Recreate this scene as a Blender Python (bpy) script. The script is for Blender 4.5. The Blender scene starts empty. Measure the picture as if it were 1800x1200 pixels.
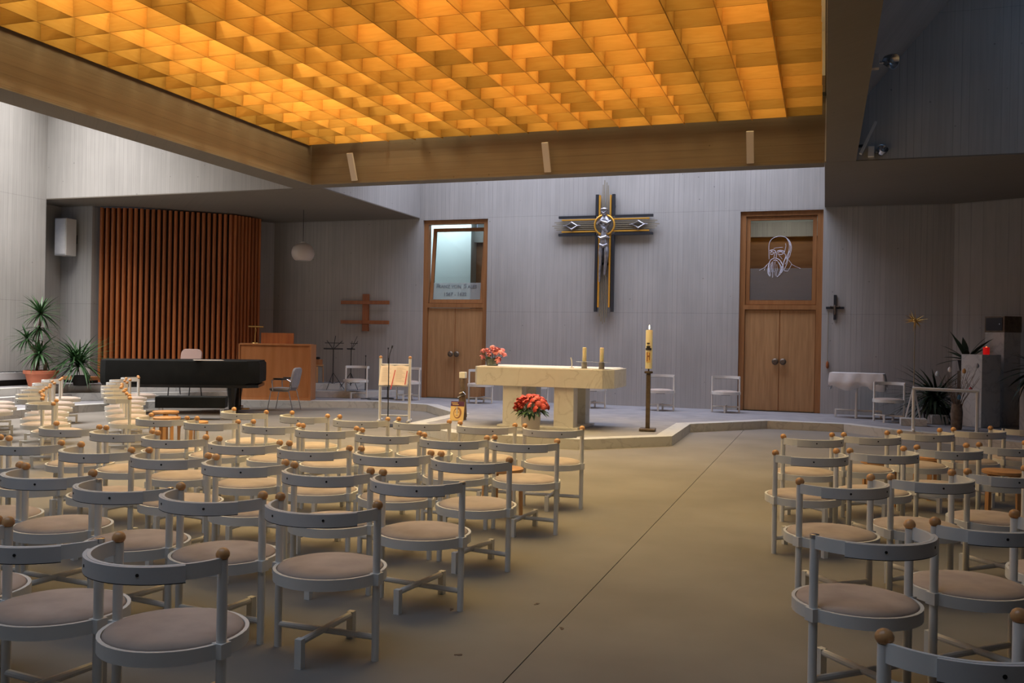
import bpy, math, random
from mathutils import Vector, Matrix
random.seed(7)
PI = math.pi
sc = bpy.context.scene
C = sc.collection

# ---------------------------------------------------------------- camera
cam_d = bpy.data.cameras.new('camera'); cam = bpy.data.objects.new('camera', cam_d); C.objects.link(cam)
cam_d.sensor_width = 36; cam_d.lens = 1615.9 / 1800 * 36
yaw, pit, rol = math.radians(18.789), math.radians(-0.108), math.radians(1.007)
fw = Vector((-math.sin(yaw) * math.cos(pit), math.cos(yaw) * math.cos(pit), math.sin(pit)))
r0 = Vector((math.cos(yaw), math.sin(yaw), 0)); u0 = r0.cross(fw)
rr = math.cos(rol) * r0 + math.sin(rol) * u0
uu = -math.sin(rol) * r0 + math.cos(rol) * u0
M = Matrix((rr, uu, -fw)).transposed().to_4x4(); M.translation = (0, 0, 1.59)
cam.matrix_world = M
cam_d.clip_end = 200
sc.camera = cam

# ---------------------------------------------------------------- world, lights, exposure
sc.view_settings.view_transform = 'Standard'; sc.view_settings.look = 'None'
sc.view_settings.gamma = 1; sc.view_settings.use_curve_mapping = False
sc.view_settings.exposure = -0.24
w = bpy.data.worlds.new('sky'); sc.world = w; w.use_nodes = True
w.node_tree.nodes['Background'].inputs[0].default_value = (0.55, 0.7, 1, 1)
w.node_tree.nodes['Background'].inputs[1].default_value = 0.6
try:
    sc.cycles.max_bounces = 7; sc.cycles.diffuse_bounces = 5; sc.cycles.glossy_bounces = 3
    sc.cycles.transparent_max_bounces = 12; sc.cycles.sample_clamp_indirect = 6
    sc.cycles.use_denoising = True; sc.cycles.caustics_reflective = False; sc.cycles.caustics_refractive = False
except Exception:
    pass

def area(name, loc, size, energy, color, rot=(0, 0, 0), spread=180):
    l = bpy.data.lights.new(name, 'AREA'); l.shape = 'RECTANGLE'; l.size, l.size_y = size
    l.energy = energy; l.color = color; l.spread = math.radians(spread)
    o = bpy.data.objects.new(name, l); o.location = loc; o.rotation_euler = rot; C.objects.link(o); return o

COOL = (0.70, 0.80, 1.0); WARM = (1.0, 0.74, 0.34)
area('skylight_back', (-4.7, 18.9, 7.3), (9.0, 2.4), 390, (0.78, 0.82, 1.0), spread=124)
area('skylight_left', (-14.6, 11.0, 7.3), (2.8, 8.6), 860, (0.98, 0.94, 0.91), spread=115)
area('skylight_right', (4.3, 10.8, 7.6), (2.6, 8.6), 44, (0.26, 0.56, 1.0))
area('skylight_near', (-4.7, 1.6, 7.3), (9.0, 4.6), 175, (0.66, 0.78, 1.0), spread=150)
area('lamp_bank', (-4.7, 10.8, 6.5), (8.6, 8.6), 1020, (1.0, 0.75, 0.36), spread=120)
for iy in range(8):
    l = bpy.data.lights.new('lattice_lamp', 'POINT'); l.energy = 38; l.color = (1.0, 0.80, 0.46); l.shadow_soft_size = 0.04
    o = bpy.data.objects.new('lattice_lamp', l); o.location = (-7.6, 6.93 + 1.15 * iy, 6.45); C.objects.link(o)
area('lobby_light', (-9.2, 21.6, 4.7), (1.4, 1.0), 32, (0.75, 0.92, 1.0))

# ---------------------------------------------------------------- materials
MATS = {}
def mat(name, col, rough=0.6, metal=0.0, build=None, **kw):
    if name in MATS: return MATS[name]
    m = bpy.data.materials.new(name); m.use_nodes = True; MATS[name] = m
    nt = m.node_tree; b = nt.nodes['Principled BSDF']
    b.inputs['Base Color'].default_value = (*col, 1); b.inputs['Roughness'].default_value = rough
    b.inputs['Metallic'].default_value = metal
    for k, v in kw.items(): b.inputs[k.replace('_', ' ')].default_value = v
    if build: build(nt, b)
    return m
def N(nt, t, **kw):
    n = nt.nodes.new(t)
    for k, v in kw.items():
        if k in n.inputs: n.inputs[k].default_value = v
        else: setattr(n, k, v)
    return n
def math_n(nt, op, a, b=None, c=None):
    n = nt.nodes.new('ShaderNodeMath'); n.operation = op
    for i, v in enumerate((a, b, c)):
        if v is None: continue
        if isinstance(v, (int, float)): n.inputs[i].default_value = v
        else: nt.links.new(v, n.inputs[i])
    return n.outputs[0]
def mixc(nt, fac, a, b, mode='MIX'):
    n = nt.nodes.new('ShaderNodeMix'); n.data_type = 'RGBA'; n.blend_type = mode
    for s, v in ((n.inputs[0], fac), (n.inputs[6], a), (n.inputs[7], b)):
        if isinstance(v, (int, float)): s.default_value = v
        elif isinstance(v, tuple): s.default_value = (*v, 1)
        else: nt.links.new(v, s)
    return n.outputs[2]
def bump(nt, b, h, strength=0.3, dist=0.01):
    n = nt.nodes.new('ShaderNodeBump'); n.inputs['Strength'].default_value = strength; n.inputs['Distance'].default_value = dist
    nt.links.new(h, n.inputs['Height']); nt.links.new(n.outputs[0], b.inputs['Normal'])

def concrete(base, board=0.11, horizontal=False, contrast=1.0):
    def f(nt, b):
        tc = N(nt, 'ShaderNodeTexCoord'); sp = N(nt, 'ShaderNodeSeparateXYZ'); nt.links.new(tc.outputs['Object'], sp.inputs[0])
        s = math_n(nt, 'ADD', sp.outputs[0], sp.outputs[1]); z = sp.outputs[2]
        across, along = (z, s) if horizontal else (s, z)
        q = math_n(nt, 'DIVIDE', across, board); idx = math_n(nt, 'FLOOR', q); fr = math_n(nt, 'FRACT', q)
        wn = N(nt, 'ShaderNodeTexWhiteNoise', noise_dimensions='1D'); nt.links.new(idx, wn.inputs['W'])
        edge = math_n(nt, 'MULTIPLY', math_n(nt, 'ABSOLUTE', math_n(nt, 'SUBTRACT', fr, 0.5)), 2.0)
        line = math_n(nt, 'GREATER_THAN', edge, 0.90)
        # streaks stretched along the board
        cv = N(nt, 'ShaderNodeCombineXYZ'); nt.links.new(math_n(nt, 'MULTIPLY', across, 30.0), cv.inputs[0])
        nt.links.new(math_n(nt, 'MULTIPLY', along, 1.1), cv.inputs[1]); nt.links.new(math_n(nt, 'MULTIPLY', idx, 3.7), cv.inputs[2])
        st = N(nt, 'ShaderNodeTexNoise', Scale=1.0, Detail=4.0); nt.links.new(cv.outputs[0], st.inputs['Vector'])
        bl = N(nt, 'ShaderNodeTexNoise', Scale=0.55, Detail=3.0); nt.links.new(tc.outputs['Object'], bl.inputs['Vector'])
        pits = N(nt, 'ShaderNodeTexVoronoi', Scale=3.2); nt.links.new(tc.outputs['Object'], pits.inputs['Vector'])
        pit = math_n(nt, 'LESS_THAN', pits.outputs['Distance'], 0.045)
        v = math_n(nt, 'ADD', 1.0, math_n(nt, 'MULTIPLY', math_n(nt, 'SUBTRACT', wn.outputs[0], 0.5), 0.09 * contrast))
        v = math_n(nt, 'ADD', v, math_n(nt, 'MULTIPLY', math_n(nt, 'SUBTRACT', st.outputs[0], 0.5), 0.30 * contrast))
        v = math_n(nt, 'ADD', v, math_n(nt, 'MULTIPLY', math_n(nt, 'SUBTRACT', bl.outputs[0], 0.5), 0.5 * contrast))
        sn = N(nt, 'ShaderNodeTexNoise', Scale=0.9, Detail=2.0); nt.links.new(tc.outputs['Object'], sn.inputs['Vector'])
        v = math_n(nt, 'SUBTRACT', v, math_n(nt, 'MULTIPLY', math_n(nt, 'MULTIPLY', math_n(nt, 'MULTIPLY', line, wn.outputs[0]), sn.outputs[0]), 0.50 * contrast))
        v = math_n(nt, 'SUBTRACT', v, math_n(nt, 'MULTIPLY', pit, 0.35))
        if not horizontal:   # pour joint between the lifts of the formwork
            lift = math_n(nt, 'LESS_THAN', math_n(nt, 'ABSOLUTE', math_n(nt, 'SUBTRACT', math_n(nt, 'FRACT', math_n(nt, 'DIVIDE', z, 2.24)), 0.0)), 0.006)
            v = math_n(nt, 'SUBTRACT', v, math_n(nt, 'MULTIPLY', lift, 0.16))
        rgb = N(nt, 'ShaderNodeCombineXYZ')
        for i in range(3): nt.links.new(math_n(nt, 'MULTIPLY', v, base[i]), rgb.inputs[i])
        nt.links.new(rgb.outputs[0], b.inputs['Base Color'])
        h = math_n(nt, 'SUBTRACT', math_n(nt, 'ADD', st.outputs[0], wn.outputs[0]), math_n(nt, 'MULTIPLY', line, 1.0))
        bump(nt, b, h, 0.35, 0.006)
    return f
def noisy(c1, c2, scale=5, stretch=(1, 1, 1), detail=4, bmp=0.0, rand=0.0, dist=0.0):
    def f(nt, b):
        tc = N(nt, 'ShaderNodeTexCoord'); mp = N(nt, 'ShaderNodeMapping'); mp.inputs['Scale'].default_value = stretch
        nt.links.new(tc.outputs['Object'], mp.inputs[0])
        oi = N(nt, 'ShaderNodeObjectInfo')
        if rand:
            nt.links.new(math_n(nt, 'MULTIPLY', oi.outputs['Random'], 30.0), mp.inputs['Location'])
        n = N(nt, 'ShaderNodeTexNoise', Scale=scale, Detail=detail, Distortion=dist); nt.links.new(mp.outputs[0], n.inputs['Vector'])
        cr = N(nt, 'ShaderNodeMapRange'); cr.inputs[1].default_value = 0.3; cr.inputs[2].default_value = 0.7
        nt.links.new(n.outputs[0], cr.inputs[0])
        c = mixc(nt, cr.outputs[0], c1, c2)
        if rand:
            k = math_n(nt, 'ADD', 1.0 - rand / 2, math_n(nt, 'MULTIPLY', oi.outputs['Random'], rand))
            cc = N(nt, 'ShaderNodeCombineXYZ'); [nt.links.new(k, cc.inputs[i]) for i in range(3)]
            c = mixc(nt, 1.0, c, cc.outputs[0], 'MULTIPLY')
        nt.links.new(c, b.inputs['Base Color'])
        if bmp: bump(nt, b, n.outputs[0], bmp, 0.004)
    return f
def marble(base, vein):
    def f(nt, b):
        tc = N(nt, 'ShaderNodeTexCoord')
        n = N(nt, 'ShaderNodeTexNoise', Scale=2.4, Detail=9.0, Distortion=0.7); nt.links.new(tc.outputs['Object'], n.inputs['Vector'])
        a = math_n(nt, 'ABSOLUTE', math_n(nt, 'SUBTRACT', n.outputs[0], 0.5))
        a = math_n(nt, 'SUBTRACT', 1.0, math_n(nt, 'MINIMUM', math_n(nt, 'MULTIPLY', a, 34.0), 1.0))
        n2 = N(nt, 'ShaderNodeTexNoise', Scale=9.0, Detail=5.0); nt.links.new(tc.outputs['Object'], n2.inputs['Vector'])
        fac = math_n(nt, 'ADD', math_n(nt, 'MULTIPLY', a, 0.34), math_n(nt, 'MULTIPLY', n2.outputs[0], 0.30))
        nt.links.new(mixc(nt, fac, base, vein), b.inputs['Base Color'])
    return f

CONC = mat('concrete_vertical_boards', (.45, .44, .43), 0.85, build=concrete((.43, .415, .40)))
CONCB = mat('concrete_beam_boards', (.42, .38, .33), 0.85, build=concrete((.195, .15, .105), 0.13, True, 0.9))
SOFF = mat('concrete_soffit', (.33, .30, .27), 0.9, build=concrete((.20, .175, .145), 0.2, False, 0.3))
CARPET = mat('grey_floor_covering', (.3, .3, .3), 0.95, build=noisy((.24, .235, .25), (.32, .31, .325), 3.0, detail=10, bmp=0.1))
FLOORM = mat('grey_floor', (.3, .29, .28), 0.75, build=noisy((.165, .148, .128), (.225, .205, .182), 0.8, detail=12, bmp=0.08))
MARB = mat('white_marble', (.6, .58, .54), 0.45, build=marble((.62, .61, .58), (.30, .30, .30)))
MARBY = mat('cream_marble', (.62, .58, .48), 0.4, build=marble((.72, .71, .67), (.42, .40, .37)))
PAINT = mat('cream_white_paint', (.60, .60, .56), 0.45, build=noisy((.70, .70, .67), (.79, .785, .75), 4, rand=0.10))
PLATE = mat('cream_white_paint_rail', (.52, .52, .50), 0.4, build=noisy((.62, .63, .63), (.70, .70, .69), 5, rand=0.08))
FABRIC = mat('taupe_seat_fabric', (.36, .29, .25), 0.95, build=noisy((.40, .325, .28), (.52, .43, .37), 6, detail=8, bmp=0.15, rand=0.12))
BALL = mat('turned_beech_knob', (.5, .24, .09), 0.3, build=noisy((.58, .28, .10), (.76, .42, .18), 20, (1, 1, .3), rand=0.35))
BLACKM = mat('black_metal', (.02, .02, .022), 0.45)
DARK = mat('dark_recess', (.015, .013, .012), 0.8)
STEEL = mat('steel_cap', (.6, .62, .65), 0.25, 1.0)
WOODR = mat('red_brown_batten_wood', (.42, .15, .05), 0.45, build=noisy((.34, .10, .03), (.46, .155, .045), 3, (6, 6, .4), rand=0.35))
WOODD = mat('dark_screen_backing', (.06, .025, .012), 0.8)
WOODO = mat('orange_brown_veneer', (.42, .17, .06), 0.4, build=noisy((.40, .155, .05), (.50, .21, .08), 2, (5, 5, .5)))
DOORW = mat('oak_door_veneer', (.42, .22, .09), 0.45, build=noisy((.38, .20, .085), (.50, .28, .125), 3, (8, 8, .5)))
FRAMEW = mat('oak_frame', (.32, .14, .05), 0.45, build=noisy((.30, .125, .042), (.38, .175, .065), 3, (6, 6, .5)))
BIRCH = mat('birch_wood', (.5, .26, .1), 0.4, build=noisy((.50, .26, .11), (.62, .34, .15), 4, (4, 4, .6)))
CLOTH = mat('white_linen', (.78, .75, .74), 0.9, build=noisy((.74, .72, .71), (.82, .79, .78), 8, bmp=0.1))
WHITE = mat('white_lacquer', (.66, .64, .62), 0.5)
COVER = mat('black_piano_cover', (.012, .014, .014), 0.85, build=noisy((.006, .007, .007), (.012, .013, .013), 4), Specular_IOR_Level=0.25)
BLACKL = mat('black_lacquer', (.012, .012, .012), 0.25)
BRASS = mat('brass', (.65, .42, .14), 0.35, 1.0)
GOLD = mat('gilded_bar', (.95, .50, .08), 0.4, 0.6)
CROSSD = mat('dark_iron', (.035, .037, .045), 0.5, 0.3)
SILV = mat('cast_silver', (.42, .42, .46), 0.38, 0.9, build=noisy((.30, .30, .34), (.55, .55, .6), 14, bmp=0.6))
RODM = mat('thin_bronze_rod', (.30, .26, .18), 0.5, 0.3)
TERRA = mat('terracotta', (.55, .17, .09), 0.7, build=noisy((.50, .15, .08), (.60, .20, .11), 5))
LEAF = mat('dark_green_leaf', (.03, .09, .025), 0.45, build=noisy((.02, .06, .02), (.05, .13, .04), 5, rand=0.5))
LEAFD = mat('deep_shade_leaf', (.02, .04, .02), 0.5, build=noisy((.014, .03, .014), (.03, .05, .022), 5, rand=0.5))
BARK = mat('bark', (.16, .11, .08), 0.9, build=noisy((.12, .085, .06), (.22, .16, .12), 15, bmp=0.6))
WAX = mat('candle_wax', (.86, .80, .55), 0.5, Subsurface_Weight=0.15)
WAXW = mat('white_wax', (.85, .82, .7), 0.5)
BRONZE = mat('dark_bronze', (.16, .12, .09), 0.5, 0.7, build=noisy((.13, .10, .075), (.2, .155, .115), 12))
PINK = mat('pink_petal', (.80, .28, .30), 0.6, build=noisy((.85, .22, .25), (.85, .42, .42), 9, rand=0.2))
REDP = mat('red_petal', (.75, .06, .05), 0.6, build=noisy((.50, .03, .03), (.74, .17, .12), 16, rand=0.3))
POTW = mat('white_ceramic', (.65, .58, .52), 0.35)
RADM = mat('radiator_enamel', (.55, .56, .57), 0.4)
GREYPL = mat('grey_upholstery', (.30, .29, .31), 0.9, build=noisy((.27, .26, .28), (.34, .33, .35), 6))
PINKF = mat('rose_beige_upholstery', (.48, .34, .30), 0.95)
CHROME = mat('chrome', (.55, .55, .58), 0.22, 1.0)
LOBW = mat('lobby_white_plaster', (.75, .8, .8), 0.8)
LOBB = mat('lobby_brown_wood', (.34, .15, .065), 0.5, build=noisy((.30, .13, .055), (.38, .175, .08), 2, (.5, 1, 6)))
GLOBE = mat('opal_glass', (.62, .56, .52), 0.3)
LETTER = mat('grey_lettering', (.13, .14, .17), 0.6)
LINEW = mat('white_line_drawing', (.80, .80, .92), 0.6)
PURPLE = mat('purple_print', (.10, .03, .07), 0.5)
YELLOWP = mat('yellow_print', (.80, .56, .22), 0.5)
FACEP = mat('brown_face_print', (.32, .14, .07), 0.6)
PAPER = mat('book_paper', (.82, .70, .58), 0.8, build=noisy((.78, .66, .55), (.86, .75, .63), 2))
PRINT = mat('faint_print', (.55, .46, .38), 0.9)
REDC = mat('red_ribbon', (.55, .03, .03), 0.6)

def glass_mat(name, milk=0.0, tint=(.92, .95, .95), milkcol=(.75, .8, .82)):
    m = bpy.data.materials.new(name); m.use_nodes = True; nt = m.node_tree; nt.nodes.clear()
    out = N(nt, 'ShaderNodeOutputMaterial'); tr = N(nt, 'ShaderNodeBsdfTransparent'); tr.inputs[0].default_value = (*tint, 1)
    gl = N(nt, 'ShaderNodeBsdfGlossy'); gl.inputs['Roughness'].default_value = 0.02
    fr = N(nt, 'ShaderNodeFresnel'); fr.inputs[0].default_value = 1.5
    mx = N(nt, 'ShaderNodeMixShader'); nt.links.new(fr.outputs[0], mx.inputs[0]); nt.links.new(tr.outputs[0], mx.inputs[1]); nt.links.new(gl.outputs[0], mx.inputs[2])
    if milk:
        df = N(nt, 'ShaderNodeBsdfDiffuse'); df.inputs[0].default_value = (*milkcol, 1)
        m2 = N(nt, 'ShaderNodeMixShader'); m2.inputs[0].default_value = milk
        nt.links.new(mx.outputs[0], m2.inputs[1]); nt.links.new(df.outputs[0], m2.inputs[2]); mx = m2
    nt.links.new(mx.outputs[0], out.inputs[0]); MATS[name] = m; return m
GLASS = glass_mat('clear_pane'); FROST = glass_mat('frosted_film', 0.30); FROSTR = glass_mat('frosted_film_right', 0.22, milkcol=(.5, .5, .5))
VASEG = glass_mat('vase_glass', 0.12, (.75, .85, .8))

def wood_glow():
    m = bpy.data.materials.new('translucent_maple_ply'); m.use_nodes = True; nt = m.node_tree; nt.nodes.clear()
    out = N(nt, 'ShaderNodeOutputMaterial')
    tc = N(nt, 'ShaderNodeTexCoord'); mp = N(nt, 'ShaderNodeMapping'); mp.inputs['Scale'].default_value = (1.2, 1.2, 9)
    oi = N(nt, 'ShaderNodeObjectInfo'); nt.links.new(tc.outputs['Object'], mp.inputs[0])
    nt.links.new(math_n(nt, 'MULTIPLY', oi.outputs['Random'], 50.0), mp.inputs['Location'])
    n = N(nt, 'ShaderNodeTexNoise', Scale=2.2, Detail=5.0, Distortion=1.2); nt.links.new(mp.outputs[0], n.inputs['Vector'])
    c = mixc(nt, n.outputs[0], (.74, .40, .085), (.95, .60, .17))
    k = math_n(nt, 'ADD', 0.55, math_n(nt, 'MULTIPLY', oi.outputs['Random'], 0.50))
    cc = N(nt, 'ShaderNodeCombineXYZ'); [nt.links.new(k, cc.inputs[i]) for i in range(3)]
    c = mixc(nt, 1.0, c, cc.outputs[0], 'MULTIPLY')
    d = N(nt, 'ShaderNodeBsdfDiffuse'); t = N(nt, 'ShaderNodeBsdfTranslucent')
    nt.links.new(c, d.inputs[0]); nt.links.new(c, t.inputs[0])
    mx = N(nt, 'ShaderNodeMixShader'); mx.inputs[0].default_value = 0.30
    nt.links.new(d.outputs[0], mx.inputs[1]); nt.links.new(t.outputs[0], mx.inputs[2]); nt.links.new(mx.outputs[0], out.inputs[0])
    MATS['ply'] = m; return m
PLY = wood_glow()
def emis(name, col, s):
    m = bpy.data.materials.new(name); m.use_nodes = True; b = m.node_tree.nodes['Principled BSDF']
    b.inputs['Base Color'].default_value = (*col, 1); b.inputs['Emission Color'].default_value = (*col, 1); b.inputs['Emission Strength'].default_value = s
    return m
FLAME = emis('flame', (1, .8, .45), 12)
VOTIVE = emis('lit_red_glass', (.8, .01, .01), .35)
VOTIVEF = emis('votive_flame', (1, .12, .03), 6)

# ---------------------------------------------------------------- mesh helpers
class MB:
    def __init__(s): s.v = []; s.f = []
    def add(s, vs, fs, M=None):
        o = len(s.v); s.v += [tuple(M @ Vector(p)) if M else tuple(p) for p in vs]; s.f += [tuple(i + o for i in f) for f in fs]; return s
    def box(s, x0, x1, y0, y1, z0, z1, M=None):
        vs = [(x, y, z) for z in (z0, z1) for y in (y0, y1) for x in (x0, x1)]
        return s.add(vs, [(0, 2, 3, 1), (4, 5, 7, 6), (0, 1, 5, 4), (2, 6, 7, 3), (0, 4, 6, 2), (1, 3, 7, 5)], M)
    def prism(s, poly, z0, z1, M=None):
        n = len(poly); vs = [(x, y, z0) for x, y in poly] + [(x, y, z1) for x, y in poly]
        fs = [tuple(range(n - 1, -1, -1)), tuple(range(n, 2 * n))] + [(i, (i + 1) % n, n + (i + 1) % n, n + i) for i in range(n)]
        return s.add(vs, fs, M)
    def cyl(s, p0, p1, r0, r1=None, n=12, cap=True):
        r1 = r0 if r1 is None else r1; p0 = Vector(p0); p1 = Vector(p1); d = (p1 - p0).normalized()
        a = d.orthogonal().normalized(); b = d.cross(a); vs = []
        for p, r in ((p0, r0), (p1, r1)):
            vs += [p + r * (math.cos(2 * PI * i / n) * a + math.sin(2 * PI * i / n) * b) for i in range(n)]
        fs = [(i, (i + 1) % n, n + (i + 1) % n, n + i) for i in range(n)]
        if cap: fs += [tuple(range(n - 1, -1, -1)), tuple(range(n, 2 * n))]
        return s.add(vs, fs)
    def tube(s, pts, r, n=8, closed=False):
        pts = [Vector(p) for p in pts]; m = len(pts); rs = r if isinstance(r, (list, tuple)) else [r] * m
        o = len(s.v); a = None
        for i, p in enumerate(pts):
            if closed: t = (pts[(i + 1) % m] - pts[i - 1])
            else: t = pts[min(i + 1, m - 1)] - pts[max(i - 1, 0)]
            t = t.normalized() if t.length > 1e-9 else Vector((0, 0, 1))
            a = t.orthogonal().normalized() if a is None else (a - a.dot(t) * t).normalized()
            b = t.cross(a)
            s.v += [tuple(p + rs[i] * (math.cos(2 * PI * k / n) * a + math.sin(2 * PI * k / n) * b)) for k in range(n)]
        for i in range(m if closed else m - 1):
            j = (i + 1) % m
            s.f += [(o + i * n + k, o + i * n + (k + 1) % n, o + j * n + (k + 1) % n, o + j * n + k) for k in range(n)]
        if not closed: s.f += [tuple(o + k for k in range(n - 1, -1, -1)), tuple(o + (m - 1) * n + k for k in range(n))]
        return s
    def lathe(s, prof, c=(0, 0, 0), n=24, M=None):
        vs = []; fs = []
        for r, z in prof: vs += [(c[0] + r * math.cos(2 * PI * k / n), c[1] + r * math.sin(2 * PI * k / n), c[2] + z) for k in range(n)]
        for i in range(len(prof) - 1):
            fs += [(i * n + k, i * n + (k + 1) % n, (i + 1) * n + (k + 1) % n, (i + 1) * n + k) for k in range(n)]
        if prof[0][0] > 1e-6: fs.append(tuple(range(n - 1, -1, -1)))
        if prof[-1][0] > 1e-6: fs.append(tuple((len(prof) - 1) * n + k for k in range(n)))
        return s.add(vs, fs, M)
    def ball(s, c, r, n=10, sz=1.0):
        prof = [(max(1e-4, r * math.sin(PI * i / 6)), -r * sz * math.cos(PI * i / 6)) for i in range(7)]
        return s.lathe(prof, c, n)
    def arcband(s, cx, cy, r0, r1, a0, a1, z0, z1, n=20, M=None):
        vs = []; fs = []; full = abs(abs(a1 - a0) - 2 * PI) < 1e-6
        for i in range(n + 1):
            a = a0 + (a1 - a0) * i / n
            for r in (r0, r1):
                for z in (z0, z1): vs.append((cx + r * math.cos(a), cy + r * math.sin(a), z))
        for i in range(n):
            o = 4 * i; fs += [(o, o + 4, o + 5, o + 1), (o + 2, o + 3, o + 7, o + 6), (o + 1, o + 5, o + 7, o + 3), (o, o + 2, o + 6, o + 4)]
        if not full: fs += [(0, 1, 3, 2), (4 * n, 4 * n + 2, 4 * n + 3, 4 * n + 1)]
        return s.add(vs, fs, M)
    def mesh(s, name, m, smooth=False, angle=35):
        me = bpy.data.meshes.new(name); me.from_pydata(s.v, [], s.f); me.materials.append(m)
        if smooth:
            me.shade_smooth(); me.set_sharp_from_angle(angle=math.radians(angle))
        me.update(); return me
    def obj(s, name, m, parent=None, smooth=False, bevel=0, **tags):
        o = bpy.data.objects.new(name, s.mesh(name, m, smooth)); C.objects.link(o)
        if parent is not None: o.parent = parent
        if bevel:
            b = o.modifiers.new('bevel', 'BEVEL'); b.width = bevel; b.segments = 2; b.limit_method = 'ANGLE'
        for k, v in tags.items(): o[k] = v
        return o
def thing(name, label, cat, loc=(0, 0, 0), rz=0, group=None):
    o = bpy.data.objects.new(name, None); C.objects.link(o); o.location = loc; o.rotation_euler = (0, 0, rz)
    o.empty_display_size = 0.1; o['label'] = label; o['category'] = cat
    if group: o['group'] = group
    return o
def tag(o, label, cat, group=None):
    o['label'] = label; o['category'] = cat
    if group: o['group'] = group
    return o
def struct(name, mb, m, parent=None, label=None, **kw):
    o = mb.obj(name, m, parent, **kw)
    if parent is None: o['kind'] = 'structure'
    if label: o['label'] = label
    return o
def dup(o, loc, rz, label=None, group=None):
    r = o.copy(); C.objects.link(r); r.location = loc; r.rotation_euler = (0, 0, rz)
    if label: r['label'] = label
    if group: r['group'] = group
    for ch in list(o.children):
        c = ch.copy(); C.objects.link(c); c.parent = r
        for g in list(ch.children):
            d = g.copy(); C.objects.link(d); d.parent = c
    return r
ORD = ['first', 'second', 'third', 'fourth', 'fifth', 'sixth', 'seventh', 'eighth']

# ================================================================ STRUCTURE
# floor: base slab with large separate floor panels
fl = struct('floor', MB().box(-17.2, 9, -4.5, 21, -0.2, -0.02), DARK, label='grey floor of large poured panels')
xs = [-17.0, -11.8, -6.6, -1.385, 3.8, 8.8]; ys = [-4.3, 20.8]
for i in range(5):
    for j in range(1):
        g = 0.003
        MB().box(xs[i] + g, xs[i + 1] - g, ys[j] + g, ys[j + 1] - g, -0.03, 0).obj('floor_panel', FLOORM, fl)

def offset_poly(p, d):
    out = []; n = len(p)
    for i in range(n):
        a = Vector(p[i - 1]); b = Vector(p[i]); c = Vector(p[(i + 1) % n])
        n1 = Vector(((b - a).y, -(b - a).x)).normalized(); n2 = Vector(((c - b).y, -(c - b).x)).normalized()
        m = (n1 + n2); m = m / max(0.3, m.length_squared / 2) if m.length > 1e-6 else n1
        out.append(tuple(b - d * m))
    return out
def platform(name, line, closing, z0, z1, label):
    """line: the free edge (left to right), closing: the points against the walls"""
    poly = line + closing                      # counter-clockwise
    inner = []
    n = len(line)
    d = 0.26
    for i in range(n):
        a = Vector(line[max(i - 1, 0)]); b = Vector(line[i]); c = Vector(line[min(i + 1, n - 1)])
        n1 = Vector((-(b - a).y, (b - a).x)); n2 = Vector((-(c - b).y, (c - b).x))
        n1 = n1.normalized() if n1.length > 0 else n2.normalized(); n2 = n2.normalized() if n2.length > 0 else n1
        m = n1 + n2; m = m / (m.length_squared / 2)
        inner.append(b + d * m)
    base = struct(name, MB().prism([tuple(p) for p in inner] + closing, z0, z1 - 0.004), CARPET, label=label)
    for i in range(n - 1):
        a, b = Vector(line[i]), Vector(line[i + 1]); ia, ib = inner[i], inner[i + 1]
        L = (b - a).length; k = max(1, round(L / 1.4))
        for q in range(k):
            t0, t1 = q / k, (q + 1) / k; e = 0.003 / max(L, .1)
            t0e, t1e = t0 + e, t1 - e
            P = [a.lerp(b, t0e), a.lerp(b, t1e), ib.lerp(ia, 1 - t1e), ib.lerp(ia, 1 - t0e)]
            MB().prism([tuple(p) for p in P], z0, z1).obj('kerb_stone', MARB, base)
    return base
DL = [(-13.9, 5), (-13.9, 14.4), (-13.5, 15.9), (-12.4, 17.2), (-10.85, 17.95), (-9.55, 18.55), (-8.15, 18.3), (-6.75, 16.5), (-6.65, 14.2),
      (-5.4, 13.07), (-3.33, 13.07), (-2.2, 14.2), (-2.24, 16.5), (-1.0, 17.95), (.35, 17.95), (1.1, 17.2), (1.8, 16.8), (3.2, 15.6), (4.6, 13.4), (4.6, 5)]
platform('altar_platform', DL, [(6.5, 5), (6.5, 20.5), (-16.3, 20.5), (-16.3, 5)], 0, 0.15, 'low grey altar platform with white marble kerb')
platform('gallery_step_lower', [(-14.95, 5), (-14.95, 15.3), (-14.5, 15.72), (-11.4, 19.0), (-10.5, 19.42), (-9.75, 20.5)], [(-16.3, 20.5), (-16.3, 5)], 0.15, 0.30, 'lower marble-edged step of the organ gallery')
platform('gallery_step_upper', [(-15.3, 5), (-15.3, 15.55), (-14.8, 15.97), (-11.7, 19.4), (-11.15, 19.83), (-10.8, 20.5)], [(-16.85, 20.5), (-16.85, 16.85), (-16.3, 15.9), (-16.3, 5)], 0.30, 0.45, 'upper marble-edged step of the organ gallery')

# back wall (y 20.5) with two door openings
WY = 20.5
b = MB()
DLx = (-9.31, -7.63); DRx = (-1.78, -0.07)
b.box(-14.2, DLx[0], WY, WY + .3, 0, 8).box(DLx[1], DRx[0], WY, WY + .3, 0, 8).box(DRx[1], 3.9, WY, WY + .3, 0, 8)
b.box(DLx[0], DLx[1], WY, WY + .3, 4.46, 8).box(DRx[0], DRx[1], WY, WY + .3, 4.46, 8)
struct('wall_back', b, CONC, label='board-marked grey concrete back wall')
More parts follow.
